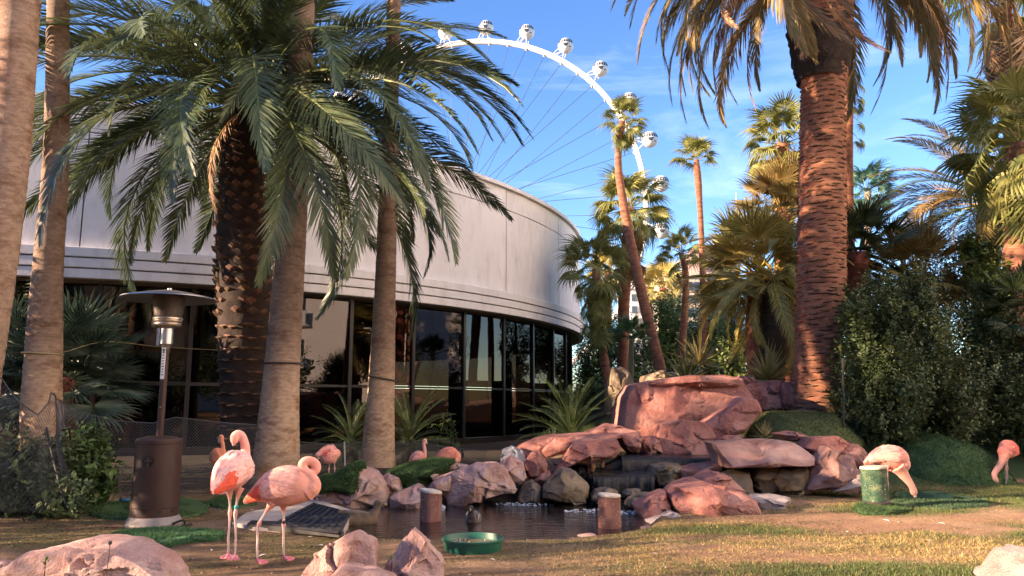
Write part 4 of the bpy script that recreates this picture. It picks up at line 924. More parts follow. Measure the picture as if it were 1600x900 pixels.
# --- date palm left
pts = [(385, 752, 88, 12.5), (385, 680, 84, 12.5), (384, 600, 82, 12.5), (383, 500, 88, 12.5), (380, 400, 88, 12.5), (376, 300, 74, 12.5), (382, 215, 74, 12.5), (392, 165, 66, 12.5), (400, 120, 30, 12.5)]
P, r = px_trunk(pts); base = P[0].copy(); base[2] = -.03; P[0] = base
t = thing('date_palm', 'stout date palm with a dark scaly trunk and a huge arching green crown', 'palm tree', base, 'date palms with thick trunks')
_, TP, Tr, TL = trunk_mesh(P - base, r * .93, m_trunk_dark, t, 210, 40, .05, .07, .01, 6)
top = TL[-1]
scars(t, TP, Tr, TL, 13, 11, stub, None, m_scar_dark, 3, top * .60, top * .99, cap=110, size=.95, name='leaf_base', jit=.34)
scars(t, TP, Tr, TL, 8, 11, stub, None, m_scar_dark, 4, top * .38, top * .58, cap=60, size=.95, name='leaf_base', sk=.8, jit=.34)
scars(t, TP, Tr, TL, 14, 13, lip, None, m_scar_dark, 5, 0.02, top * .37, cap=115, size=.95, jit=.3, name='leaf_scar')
crown_org = at(402, 165, 12.5) - base; g_ = random.Random(44)
feather_crown(t, crown_org, 98, 4.9, g_, CAN, 78, -14, az0=-1.2, b0=50, b1=96, spread_r=.28, sc=(.85, 1.08))
for az, el, bd, L_, ro in ((-92, 8, 104, 2.9, 0), (-128, 14, 104, 3.2, .2), (-60, 18, 110, 3.0, -.4), (-30, 10, 88, 4.6, -.3), (-18, 25, 88, 4.7, .2), (-8, -12, 68, 4.4, .1), (-150, 22, 88, 4.3, .3), (-165, 4, 88, 4.5, .1), (178, 18, 88, 5.0, .1), (192, 38, 88, 5.2, -.2), (168, 2, 68, 4.9, .2), (-172, 55, 104, 5.2, 0), (200, 10, 88, 4.8, .1), (8, 42, 104, 5.2, .1), (-10, 30, 88, 5.1, -.2), (-105, 45, 120, 3.3, .5), (-75, 50, 120, 3.4, -.5)):
    place_frond(pick(CAN, bd, g_), None, t, crown_org + np.array([math.cos(R(az)) * .3, math.sin(R(az)) * .3, 0]), R(az), R(el), ro, L_)
for az, el in ((-55, -10), (-120, -30)):
    place_frond(pick(CAN_DRY, 85, g_), None, t, crown_org, R(az), R(el), 0, 2.6, 'dead_frond')
# --- date palm right
pts = [(1271, 655, 92, 14.0), (1273, 630, 84, 14.0), (1277, 580, 73, 14.0), (1282, 480, 76, 14.0), (1284, 380, 77, 14.0), (1285, 250, 74, 14.0), (1286, 140, 71, 14.0), (1285, 112, 80, 14.0), (1281, 60, 100, 14.0), (1280, 0, 112, 14.0), (1280, -50, 108, 14.0)]
P, r = px_trunk(pts); base = P[0].copy()
t = thing('date_palm', 'massive date palm with sunlit reddish ringed trunk, its crown cut off above', 'palm tree', base, 'date palms with thick trunks')
_, TP, Tr, TL = trunk_mesh(P - base, r * .95, m_trunk_red, t, 211, 44, .045, .05, .02, 10)
k = np.searchsorted(TP[:, 2], (at(1285, 118, 14)[2] - base[2])); hi_ = TL[k]
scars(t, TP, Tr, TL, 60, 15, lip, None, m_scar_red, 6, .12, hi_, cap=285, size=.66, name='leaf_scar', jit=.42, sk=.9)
b = MB(); trunk_mesh(np.array([at(1283, 128, 14) - base, at(1281, 60, 14) - base, at(1280, -40, 14) - base]), np.array([.44, .60, .66]), m_trunk_dark, t, 213, 40, .05, .12, .02, 8, name='fibre_collar')
org = at(1280, -85, 14) - base; g_ = random.Random(91)
feather_crown(t, org, 26, 4.2, g_, CAN_OL, 70, 25, az0=.4, b0=60, b1=100, spread_r=.5)
hang = [(1015, 110), (1045, 130), (1072, 185), (1095, 165), (1130, 225), (1150, 190), (1180, 150), (1222, 178), (1390, 165), (1412, 70), (1450, 160), (1468, 170), (1485, 118), (1508, 110), (1530, 140), (1545, 60), (985, 70), (1060, 60)]
hang = hang + [(px + g_.uniform(-26, 26), py - g_.uniform(8, 60)) for px, py in hang] + [(px + g_.uniform(-20, 20), py - g_.uniform(20, 90)) for px, py in hang]
for i, (px, py) in enumerate(hang):
    tip = at(px, py, 14) - base; dx = tip[0] - org[0]; dz = tip[2] - org[2]
    dyy = g_.choice((-1, 1, 1, -1, .3)) * g_.uniform(.2, 1.6); az = math.atan2(dyy, dx)
    hd = math.hypot(dx, dyy); vs = CAN_NAR
    bd = 104; me = pick(vs, bd, g_)
    # choose elevation and scale so that the tip lands there
    V = np.zeros(len(me.vertices) * 3); me.vertices.foreach_get('co', V); V = V.reshape(-1, 3); far = V[np.argmax(np.linalg.norm(V, axis=1))]; a0 = math.atan2(far[2], far[0]); d0 = math.hypot(far[0], far[2])
    el = math.atan2(dz, hd) - a0; s_ = math.hypot(hd, dz) / d0
    place_frond(me, None, t, org + np.array([math.cos(az), math.sin(az), 0]) * .1, az, el, R(g_.uniform(-25, 25)), s_)
for px, py in ((1135, 230), (1118, 160), (1196, 215), (1230, 120), (1150, 120), (1392, 172), (1485, 165), (1200, 150), (1442, 120)):
    tip = at(px, py, 14) - base; dx = tip[0] - org[0]; dz = tip[2] - org[2]; dyy = g_.uniform(-1.2, .4); az = math.atan2(dyy, dx); hd = math.hypot(dx, dyy)
    me = pick(CAN_DRY, 85, g_); V = np.zeros(len(me.vertices) * 3); me.vertices.foreach_get('co', V); V = V.reshape(-1, 3); far = V[np.argmax(np.linalg.norm(V, axis=1))]; a0 = math.atan2(far[2], far[0]); d0 = math.hypot(far[0], far[2])
    place_frond(me, None, t, org, az, math.atan2(dz, hd) - a0, R(g_.uniform(-60, 60)), math.hypot(hd, dz) / d0, 'dead_frond')
for px, py, y0 in ((1280, 128, -20), (1237, 30, -90), (1320, 20, -40)):
    me = CAN_DRY[0][1]; p0 = at(px + 2, y0, 13.25) - base; tip = at(px, py, 13.2) - base
    place_frond(me, None, t, p0, -1.57, R(-62), R(70), np.linalg.norm(tip - p0) / .95, 'dead_frond')
t.location = base

# ================================================================ BACKGROUND PALMS
GRP_B = 'fan palms in the background'
def bg_palm(label, pts, seed, crown, mat=m_trunk_red, rough=.08, name='fan_palm', group=GRP_B, tcol=None):
    P, r = px_trunk(pts); base = P[0].copy(); base[2] = min(base[2], h1(base[0], base[1]))
    P = np.vstack([[[P[0][0], P[0][1], base[2] - .02]], P]) if P[0][2] - base[2] > .1 else P; r = np.r_[r[0], r] if len(P) > len(r) else r
    t = thing(name, label, 'palm tree', base, group)
    trunk_mesh(P - base, r, mat, t, seed, 16, .08, rough, .02, 5, tcol=tcol)
    crown(t, P[-1] - base, random.Random(seed)); return t
Y = 25
bg_palm('tall thin palm with a zigzag red trunk in front of the wheel', [(1032, 575, 17, Y), (1022, 535, 16, Y), (1008, 480, 17, Y), (990, 400, 16, Y), (978, 340, 15, Y), (967, 270, 12, Y), (967, 228, 11, Y), (972, 190, 11, Y)], 301,
        lambda t, o, g: fan_crown(t, o + np.array([.1, 0, .0]), 26, .56, g, WF(), 88, -50, 8, WF(), skirt_len=.35))
bg_palm('shaggy fan palm with a dead skirt just left of the zigzag trunk', [(975, 600, 17, 27), (974, 520, 17, 27), (976, 440, 20, 27), (980, 380, 18, 27), (984, 325, 14, 27)], 302,
        lambda t, o, g: fan_crown(t, o, 34, .98, g, WF(), 85, -50, 22, WF_D(), skirt_len=1.6))
bg_palm('low fan palm with a long grey green skirt by the corner of the building', [(950, 600, 13, 26), (944, 560, 14, 26), (934, 500, 16, 26), (932, 420, 14, 26)], 303,
        lambda t, o, g: fan_crown(t, o, 28, .86, g, WF(), 80, -60, 26, WF(), skirt_len=1.9))
bg_palm('slender solitary palm with a small round head against the blue sky', [(1100, 600, 11, 24), (1098, 430, 10, 24), (1094, 330, 9, 24), (1090, 275, 12, 24), (1088, 250, 8, 24)], 304,
        lambda t, o, g: (fan_crown(t, o + np.array([.02, 0, .05]), 20, .50, g, WF(), 88, 0), place_frond(WF()[0], None, t, o, R(178), R(8), 0, .62)))
bg_palm('short thin palm with a loose sparse head beside the slender palm', [(1066, 590, 11, 26), (1066, 540, 12, 26), (1071, 470, 11, 26), (1071, 425, 10, 26), (1064, 395, 8, 26)], 305,
        lambda t, o, g: fan_crown(t, o, 20, .62, g, WF(), 80, -25, 4, WF_D()))
bg_palm('young green fan palm standing low in front of the far trunks', [(985, 605, 10, 22), (986, 560, 9, 22), (987, 530, 8, 22)], 306,
        lambda t, o, g: fan_crown(t, o, 14, .55, g, fan_set('young', M('young fan leaf', (.04, .10, .03), (.07, .15, .05), 3, .42, tint=True, transl=.25), rp=.6, rb=.75, nseg=26, spread=120, droop=.4, hang=.1), 85, 15), M('green stem', (.12, .13, .06), rough=.7))
bg_palm('bright yellow green palm far behind the thin trunks', [(1036, 560, 12, 42), (1036, 450, 12, 42)], 307,
        lambda t, o, g: fan_crown(t, o, 26, 1.2, g, WF_G(), 85, -40))
bg_palm('second bright palm far behind, close to the building corner', [(950, 560, 12, 44), (950, 425, 12, 44)], 308,
        lambda t, o, g: fan_crown(t, o, 26, 1.1, g, WF_G(), 85, -40))
bg_palm('blue green palm peeping over the shrubs right of the thick trunk', [(1356, 460, 10, 30), (1356, 300, 10, 30)], 309,
        lambda t, o, g: fan_crown(t, o, 26, .82, g, fan_set('bluegreen', M('blue green crown leaf', (.03, .09, .06), (.06, .14, .09), 3, .42, tint=True, transl=.25), rp=.9, rb=.72, nseg=26, spread=140, droop=.9, hang=.35), 85, -45), M('grey stem', (.25, .2, .15), rough=.8))
WF_O_ = WF()
bg_palm('thin palm trunk hugging the right flank of the thick trunk', [(1330, 560, 16, 17), (1329, 420, 15, 17), (1326, 260, 14, 17), (1327, 120, 13, 17), (1328, 0, 13, 17), (1328, -120, 13, 17)], 310,
        lambda t, o, g: [place_frond(WF_O_[k % 4], None, t, at(1328 + 3 * sx, py, 17) - np.array(t.location), R(a), R(-50), 0, .36) for k, (sx, py, a) in enumerate(((1, 140, -10), (1, 180, -20), (1, 205, 10), (1, 120, -40), (1, 150, 30)))])
bg_palm('shaggy golden fan palm half hidden on the left of the thick trunk', [(1222, 560, 24, 19), (1222, 400, 24, 19), (1222, 225, 20, 19)], 311,
        lambda t, o, g: fan_crown(t, o, 30, .78, g, WF(), 80, -60, 22, WF_G(), skirt_len=1.2))
bg_palm('fan palm with ragged red trunk and long hanging leaves at the right edge', [(1588, 470, 40, 14.5), (1588, 420, 38, 14.5), (1590, 330, 34, 14.5), (1592, 225, 26, 14.5)], 312,
        lambda t, o, g: fan_crown(t, o, 40, .98, g, WF(), 85, -62, 10, WF(), skirt_len=.8), rough=.16)
bg_palm('tall palm with a hanging skirt of dead straw leaves in the upper right corner', [(1582, 600, 22, 17.5), (1580, 300, 21, 17.5), (1576, 120, 20, 17.5), (1568, -20, 20, 17.5)], 313,
        lambda t, o, g: fan_crown(t, o, 14, 1.3, g, WF(), 60, -30, 34, WF_D(), skirt_len=1.0))
def date_bg(label, pts, seed, n, L, vs, el0, el1, b0, b1, sp=.25):
    return bg_palm(label, pts, seed, lambda t, o, g: feather_crown(t, o, n, L, g, vs, el0, el1, b0=b0, b1=b1, spread_r=sp), m_trunk_dark, name='date_palm', group='feathery date palms in the background')
date_bg('olive feathery date palm arching to the left near the right edge', [(1540, 560, 40, 18.5), (1545, 320, 34, 18.5)], 321, 64, 3.0, CAN_OL + CAN, 75, -20, 62, 100)
date_bg('golden drooping date palm left of the thick trunk over the red wall', [(1205, 600, 40, 16.5), (1208, 500, 40, 16.5), (1212, 440, 34, 16.5)], 322, 40, 2.3, [(bd, me) for bd, me in [(a, m_.copy()) for a, m_ in CAN_OL]], 60, -45, 80, 115)
for o in bpy.data.objects['date_palm.003'].children if 'date_palm.003' in bpy.data.objects else []:
    if o.name.startswith('frond'): o.data.materials.clear(); o.data.materials.append(m_fan_gold)
GRP_M = 'bushy dwarf fan palms'
def dwarf(label, x, y, Yd, trunk_px, n, sc, vs, seed, el0=85, el1=-30, w=26):
    return bg_palm(label, [(x, y + trunk_px, w, Yd), (x, y, w * .9, Yd)], seed, lambda t, o, g: fan_crown(t, o, n, sc, g, vs, el0, el1, off=.12), M('shaggy red fibre', (.14, .04, .03), (.30, .11, .07), 8, .9, .9, 30, tint=True), .18, name='dwarf_fan_palm', group=GRP_M)
dwarf('golden dwarf fan palm spreading behind the red wall', 1180, 425, 17.0, 120, 42, 1.25, MF_G(), 331)
dwarf('upper golden dwarf fan palm close against the thick trunk', 1226, 330, 18.5, 200, 30, 1.15, MF_O(), 332)
dwarf('dwarf fan palm with a shaggy red stem right beside the thick trunk', 1342, 395, 15.5, 150, 28, .98, MF_K(), 333, w=34)
dwarf('broad dark dwarf fan palm above the tall hedge', 1425, 432, 15.5, 80, 30, 1.0, MF_O(), 334)
dwarf('dwarf fan palm leaning in from the right edge over the hedge', 1592, 490, 13.8, 60, 24, .82, MF_K(), 335)
dwarf('blue green dwarf fan palm behind the slim trunk and netting', 105, 590, 11.6, 60, 40, 1.02, MF_B(), 336)
dwarf('blue green dwarf fan palm at the far side, cut by the edge', 5, 560, 11.8, 80, 22, .9, MF_B(), 337)

# ================================================================ CYCADS AND YUCCAS
CY = []
for j, bd in enumerate((30, 50, 72)):
    me = pinnate(1.0, 50, .15, bd, 700 + j, w=.0030, rw=.006, droop=.05, sweep=(58, 35), vee=30, s0=.12); me.materials.append(m_cycad); CY.append((bd, me))
def cycad(label, px, py, Yd, L, n, seed, el1=-14):
    p = at(px, py, Yd); p[2] = max(h1(p[0], p[1]), 0); t = thing('sago_palm', label, 'sago palm', p, 'sago palms along the glass wall')
    trunk_mesh(np.array([(0, 0, -.05), (0, 0, .15), (0, 0, .32)]), np.array([.14, .16, .10]), m_trunk_dark, t, seed, 16, .04, .15, .02, 8)
    feather_crown(t, np.array([0, 0, .3]), n, L, random.Random(seed), CY, 78, el1, b0=30, b1=70, spread_r=.06)
cycad('sago palm left of the flared trunk behind the small pale flamingo', 548, 700, 15.2, .9, 46, 401)
cycad('sago palm right of the flared trunk in front of the glass', 640, 700, 15.4, 1.05, 50, 402)
cycad('big sago palm at the right end of the glass wall', 893, 672, 17.0, 1.35, 70, 403)
yb = MB(); yb.grid(np.array([[(0, -.02, 0), (0, 0, .006), (0, .02, 0)], [(.3, -.024, 0), (.3, 0, .008), (.3, .024, 0)], [(.7, -.014, -.02), (.7, 0, -.015), (.7, .014, -.02)], [(1, -.001, -.07), (1, 0, -.07), (1, .001, -.07)]]), np.ones((4, 3, 3))); yme = yb.mesh('leaf')
m_yuc = M('yucca leaf', (.13, .15, .05), (.24, .24, .09), 3, .5, tint=True, rand=.25, transl=.15); m_yuc2 = M('gold grass leaf', (.26, .22, .07), (.36, .30, .12), 3, .5, tint=True, rand=.25, transl=.2)
def yucca(label, px, py, Yd, L, n, seed, mt):
    p = at(px, py, Yd); t = thing('yucca', label, 'yucca', p, 'spiky yuccas above the red wall'); g_ = random.Random(seed); me = yme.copy(); me.materials.append(mt)
    for i in range(n):
        tt = (i + .5) / n; place_frond(me, None, t, (0, 0, .05), i * 2.4, R(85 - 90 * tt + g_.uniform(-8, 8)), R(g_.uniform(-50, 50)), (L * g_.uniform(.8, 1.1), L * 1.3, L), 'leaf')
yucca('grey green spiky yucca on top of the largest red boulder', 1072, 600, 16.5, .85, 60, 411, m_yuc)
yucca('golden spiky clump beside the thick trunk on the red wall', 1200, 598, 15.8, .85, 70, 412, m_yuc2)
yucca('golden spiky clump right of the grey green yucca', 1092, 572, 18.0, .8, 50, 413, m_yuc2)
yucca('small dry tuft on the mossy apron beside the fishtail boulder', 1196, 690, 11.9, .28, 40, 414, m_yuc2)
yucca('small pale tuft on the mossy apron below the thick trunk', 1232, 675, 12.2, .25, 40, 415, m_yuc)

# ================================================================ SHRUBS AND BROADLEAF TREES
def leafcloud(blobs, n, size, seed, col=(1, 1, 1), var=.35, aspect=.42, shell=.45, up=.3, per=13, slen=5.0):
    """Leafy shoots through a union of ellipsoids: blobs = (x,y,z,rx,ry,rz); each shoot carries `per` leaves."""
    q = np.random.default_rng(seed); B = np.array(blobs, float); vol = np.prod(B[:, 3:], 1) ** .75; m = n // per; k = q.choice(len(B), m, p=vol / vol.sum())
    d = q.normal(size=(m, 3)); d /= np.linalg.norm(d, axis=1)[:, None]; rr = (shell + (1 - shell) * q.random(m) ** .6)[:, None]
    lump = 1 + .45 * fbm(d * 1.9 + B[k, :3], seed, 3)[:, None] + .20 * q.normal(size=(m, 1)) * (q.random((m, 1)) < .3) + .32 * q.random((m, 1)) * (q.random((m, 1)) < .12)
    T = B[k, :3] + d * B[k, 3:] * rr * lump
    S0 = d * .75 + q.normal(size=(m, 3)) * .35 + np.array([0, 0, up + .5]); S0 /= np.linalg.norm(S0, axis=1)[:, None]
    u = (np.arange(per) + .5) / per; P = (T[:, None] - S0[:, None] * (size * slen * u)[None, :, None] * q.uniform(.7, 1.3, (m, 1, 1))).reshape(-1, 3)
    S = np.repeat(S0, per, 0); r_ = q.normal(size=(len(P), 3)); r_ -= S * (r_ * S).sum(1)[:, None]; r_ /= np.linalg.norm(r_, axis=1)[:, None] + 1e-9
    D = S * .55 + r_ * .8 + np.array([0, 0, -.12]); D /= np.linalg.norm(D, axis=1)[:, None]
    W_ = np.cross(D, S + .35 * q.normal(size=(len(P), 3))); W_ /= np.linalg.norm(W_, axis=1)[:, None] + 1e-9
    l_ = size * np.repeat(q.uniform(.6, 1.35, m), per)[:, None] * q.uniform(.75, 1.2, len(P))[:, None] * np.tile(.65 + .35 * np.sin(u * 3.0), m)[:, None]
    a, b_, c, e = P, P + D * l_ * .5 + W_ * l_ * aspect * .5, P + D * l_ + np.array([0, 0, -.12]) * l_, P + D * l_ * .5 - W_ * l_ * aspect * .5
    V = np.stack([a, b_, c, a, c, e], 1).reshape(-1, 3)
    young = np.tile(1 + .55 * (u < .25), m)[:, None]
    cl = (1 + var * q.uniform(-1, 1, (len(P), 1))) * (1 + .40 * fbm(P * 1.8, seed + 3, 3)[:, None]) * np.array(col) * young
    return V, np.repeat(np.clip(cl, .15, 3), 2, axis=0)
def shrub(name, label, cat, blobs_px, n, size, seed, mat=m_leaf, group=None, col=(1, 1, 1), stems=6, shell=.45, aspect=.42, base=None, tr=.025, trunk='stem'):
    """blobs_px: (px,py,Y,rx_px,rz_px,ry_m)"""
    B = []
    for px, py, Yd, rx, rz, ry in blobs_px:
        c = at(px, py, Yd); B.append((*c, rx * Yd / FOC, ry, rz * Yd / FOC))
    B = np.array(B); c0 = B[:, :3].mean(0)
    g0 = np.array([c0[0], c0[1], h1(c0[0], c0[1])]) if base is None else np.array(base, float)
    t = thing(name, label, cat, g0, group)
    BL = B.copy(); BL[:, :3] -= g0
    V, C = leafcloud(BL, n, size, seed, col, shell=shell, aspect=aspect); o = obj('foliage', tri_mesh('foliage', V, C), mat, t); o['kind'] = 'stuff'
    g_ = random.Random(seed)
    for i in range(stems):
        b_ = BL[i % len(BL)]; b = MB()
        p0 = np.array([(b_[0] * .5 if trunk == 'stem' else 0) + g_.uniform(-.08, .08), b_[1] * .6 + g_.uniform(-.08, .08), -.04]); p1 = b_[:3] + np.array([g_.uniform(-.5, .5) * b_[3], g_.uniform(-.5, .5) * b_[4], .6 * b_[5]])
        m_ = (p0 + p1) / 2 + np.array([g_.uniform(-.15, .15), g_.uniform(-.15, .15), 0]); b.tube(spline([p0, m_, p1], 9), np.linspace(tr, tr * .35, 9), 6); b.build(trunk, m_trunk_dark, t, True)
    return t
GH = 'tall dark shrubs at the right'
shrub('oleander_shrub', 'tall leafy dark shrub right against the thick palm trunk', 'shrub', [(1345, 600, 12.6, 40, 95, .8), (1335, 500, 12.9, 28, 60, .6), (1375, 480, 12.9, 40, 70, .7), (1400, 590, 12.5, 50, 90, .9)], 26000, .085, 501, group=GH, shell=.35, col=(.85, .9, .8))
shrub('oleander_shrub', 'broad dense shrub with upright shoots in the middle of the hedge', 'shrub', [(1440, 540, 13.0, 55, 95, .9), (1475, 610, 12.9, 55, 75, .9), (1430, 455, 13.2, 38, 50, .6)], 24000, .085, 502, group=GH, shell=.35, col=(.9, .9, .8))
shrub('oleander_shrub', 'dark shrub behind the far feeding flamingo at the right edge', 'shrub', [(1545, 600, 13.6, 60, 85, 1.0), (1600, 620, 13.4, 60, 85, 1.0), (1540, 500, 14.0, 50, 60, .8), (1610, 540, 13.6, 50, 60, .8)], 26000, .085, 503, group=GH, shell=.35, col=(.95, 1.0, .85))
shrub('creeper', 'yellow green creeper climbing among the palms near the right edge', 'creeper', [(1530, 405, 15.0, 32, 48, .5), (1548, 440, 14.6, 36, 40, .5), (1510, 380, 15.2, 14, 24, .3)], 6000, .075, 504, m_leaf2, col=(1.1, 1.0, .8), aspect=.8)
shrub('shrub', 'olive undergrowth between the fan palms behind the hedge', 'shrub', [(1480, 430, 16.5, 60, 50, 1.0), (1560, 470, 16.5, 70, 70, 1.0), (1400, 470, 16.8, 60, 60, 1.0)], 14000, .10, 505, m_leaf2, col=(.55, .5, .45))
GL = 'leafy shrubs behind the netting'
shrub('umbrella_shrub', 'dark leafy shrub bundled under the netting at the far side', 'shrub', [(30, 735, 8.5, 62, 58, .5), (75, 700, 8.7, 50, 38, .4), (-50, 720, 8.4, 60, 70, .6), (95, 765, 8.3, 50, 34, .35)], 7500, .10, 511, group=GL, shell=.3, col=(1.3, 1.35, 1.6), aspect=.5)
shrub('umbrella_shrub', 'umbrella leaved shrub in front of the netting by the heater', 'shrub', [(135, 690, 9.3, 36, 34, .35), (150, 735, 9.2, 34, 40, .35), (120, 770, 9.0, 36, 24, .3)], 3600, .11, 512, group=GL, shell=.3, col=(1.0, 1.25, .95), aspect=.45)
shrub('tall_shrub', 'small upright leafy shrub in front of the glass beside the sago palm', 'shrub', [(705, 685, 15.8, 22, 40, .3), (700, 660, 15.8, 15, 22, .2), (712, 715, 15.8, 20, 22, .25)], 700, .085, 513, m_leaf2, col=(.7, .75, .8), shell=.2)
GT = 'broadleaf trees in the background'
shrub('tree', 'round dark green tree behind the thin palm trunks', 'tree', [(1045, 490, 34, 42, 42, 1.3), (1030, 540, 34, 42, 40, 1.3), (1070, 540, 34, 40, 40, 1.2)], 15000, .16, 521, group=GT, col=(1.2, 1.5, .8), trunk='trunk', tr=.14, stems=3)
shrub('tree', 'deep green tree close to the corner of the building', 'tree', [(940, 560, 36, 40, 50, 1.5), (960, 520, 37, 36, 42, 1.4), (985, 560, 36, 34, 40, 1.3), (935, 620, 33, 30, 40, 1.2), (915, 575, 38, 22, 60, 1.2), (918, 600, 36, 30, 70, 1.2)], 21000, .17, 522, group=GT, col=(.9, 1.2, .9), trunk='trunk', tr=.14, stems=3)
shrub('tree', 'dense green tree filling the gap under the slender palm', 'tree', [(1110, 520, 30, 44, 60, 1.4), (1085, 570, 29, 40, 36, 1.2), (1130, 450, 32, 34, 40, 1.2), (1010, 585, 28, 34, 26, 1.0)], 15000, .15, 523, group=GT, col=(1.1, 1.35, .7), trunk='trunk', tr=.12, stems=3)
shrub('tree', 'olive green tree behind the golden palms', 'tree', [(1170, 510, 24, 60, 70, 1.5), (1240, 470, 24, 50, 80, 1.5), (1160, 560, 22, 70, 40, 1.2)], 15000, .14, 524, group=GT, col=(1.3, 1.35, .7), trunk='trunk', tr=.12, stems=3)
shrub('tree', 'dark tree mass behind the hedge at the right', 'tree', [(1400, 520, 19, 70, 80, 1.3), (1500, 520, 20, 80, 80, 1.3), (1600, 480, 20, 70, 90, 1.3), (1360, 560, 18, 60, 60, 1.0)], 20000, .12, 525, group=GT, col=(.8, .8, .7), trunk='trunk', tr=.12, stems=4)
# ================================================================ BIRDS
m_bird = M('plumage', (.94, .94, .94), (1.05, 1.05, 1.05), 60, .75, .35, 140, tint=True, spec=.25, bdist=.006, sheen=.2)
m_bill = M('bill horn', (1, 1, 1), rough=.4, tint=True); m_eye = M('bird eye', (.02, .015, .01), rough=.15, spec=.6)
m_band_b = M('blue leg ring', (.05, .42, .45), rough=.4); m_band_k = M('black leg ring', (.015, .015, .015), rough=.4)
def remeshed(mb, vox, smooth=3):
    me = mb.mesh('tmp'); o = bpy.data.objects.new('tmp', me); COL.objects.link(o)
    m = o.modifiers.new('r', 'REMESH'); m.mode = 'VOXEL'; m.voxel_size = vox; m.use_smooth_shade = True
    s_ = o.modifiers.new('s', 'SMOOTH'); s_.factor = .5; s_.iterations = smooth
    dg = bpy.context.evaluated_depsgraph_get(); dg.update(); out = bpy.data.meshes.new_from_object(o.evaluated_get(dg)); bpy.data.objects.remove(o); return out
def ball(b, c, r, n=12, col=None, sc=(1, 1, 1)):
    el = np.linspace(-math.pi / 2, math.pi / 2, n // 2 + 2); az = np.linspace(0, 2 * math.pi, n, endpoint=False)
    P = np.array([[(c[0] + r * sc[0] * math.cos(e) * math.cos(a), c[1] + r * sc[1] * math.cos(e) * math.sin(a), c[2] + r * sc[2] * math.sin(e)) for a in az] for e in el]); b.grid(P, None if col is None else np.broadcast_to(np.array(col, float), P.shape), wrap_v=True)
def flamingo(label, Y, zf, zs, spine, neck, legs, bill, foot_dir, cols, seed, vox=.0065, feathers=(12, 8), flat=.78, coral=(.0, .35), group='flamingos around the pond', rings=(), eyes=None, flen=.085):
    """zf maps zoom coordinates to photo pixels; zs is their scale. All traced points get a depth offset in metres."""
    k = Y / FOC / zs
    def W(p): q = at(*zf(p[0], p[1]), Y); q[1] += p[2]; return q
    base = W(legs[0][-1]).copy(); zmin = min(W(l[-1])[2] for l in legs); base[2] = zmin
    S = spline(np.array([np.r_[W(p) - base, p[3] * k] for p in spine]), 26); N_ = spline(np.array([np.r_[W(p) - base, p[3] * k] for p in neck]), 36)
    b = MB(); b.tube(S[:, :3], np.maximum(S[:, 3], .006), 20, True, flat=flat); b.tube(N_[:, :3], N_[:, 3], 14, True)
    ball(b, S[-1, :3], S[-1, 3] * .9); ball(b, S[0, :3], max(.006, S[0, 3] * .9)); ball(b, N_[-1, :3], N_[-1, 3] * .95)
    smp = [(S[:, :3], S[:, 3], 0), (N_[:, :3], N_[:, 3], 1)]; kn = []
    for l in legs:
        Lp = np.array([W(p) - base for p in l]); n_ = len(Lp)
        Q = spline(Lp, 30) if n_ > 2 else np.linspace(Lp[0], Lp[-1], 30); tt = np.linspace(0, 1, 30)
        kt = np.argmin(np.linalg.norm(Q - Lp[1], axis=1)) if n_ > 2 else 14
        rad = .0095 + .030 * np.clip(1 - tt / .25, 0, 1) ** 2 + .008 * np.exp(-((np.arange(30) - kt) / 1.6) ** 2)
        b.tube(Q, rad, 10, True); smp.append((Q, rad + .004, 2)); kn.append(Q[kt])
        ft = Q[-1]; fx, fy = foot_dir
        # webbed foot: three toes and web
        an0 = math.atan2(fy, fx); toes = [ft + np.array([math.cos(an0 + d_) * .085, math.sin(an0 + d_) * .085, -.004]) for d_ in (-.55, 0, .55)]
        ft0 = ft + np.array([0, 0, .006])
        for q in toes: b.tube([ft0, (ft0 + q) / 2 + np.array([0, 0, .006]), q], [.011, .0095, .0075], 8)
        b.add(np.array([ft0 + [0, 0, .004], *toes, ft0 - [0, 0, .006], *[q - [0, 0, .008] for q in toes]]), [(0, 1, 2), (0, 2, 3), (4, 6, 5), (4, 7, 6), (0, 4, 5, 1), (1, 5, 6, 2), (2, 6, 7, 3), (3, 7, 4, 0)])
        smp.append((np.array([ft0, *toes]), np.full(4, .03), 3))
    me = remeshed(b, vox); V = np.zeros(len(me.vertices) * 3); me.vertices.foreach_get('co', V); V = V.reshape(-1, 3)
    best = np.full(len(V), 1e9); lab = np.zeros(len(V), int); par = np.zeros(len(V))
    for P_, r_, l_ in smp:
        d = np.linalg.norm(V[:, None] - P_[None], axis=2) - r_[None]; i = d.argmin(1); dm = d[np.arange(len(V)), i]; m_ = dm < best; best[m_] = dm[m_]; lab[m_] = l_; par[m_] = i[m_] / len(P_)
    body, nk, leg, joint = [np.array(c) for c in cols[:4]]; C = np.zeros((len(V), 3)); C[lab == 0] = body; C[lab == 1] = nk; C[lab == 2] = leg; C[lab == 3] = joint
    kk = (sstep(.55, .15, par) * (lab == 1))[:, None]; C = C * (1 - kk * .5) + (body * .6 + np.array([.62, .22, .14]) * .4) * kk * .5
    lt = ((lab == 2) & (par < .14))[:, None]; C = np.where(lt, body, C)
    for q in kn: w_ = np.exp(-(np.linalg.norm(V - q, axis=1) / .022) ** 2)[:, None]; C = C * (1 - w_) + joint * w_
    C *= (1 + .10 * fbm(V * 18, seed, 3) + .06 * fbm(V * 60, seed + 1, 2))[:, None]
    a_ = me.attributes.new('tint', 'FLOAT_COLOR', 'POINT'); a_.data.foreach_set('color', np.c_[C, np.ones(len(C))].astype(np.float32).ravel())
    t = obj('flamingo', me, m_bird, None, base); tag(t, label, 'flamingo', group)
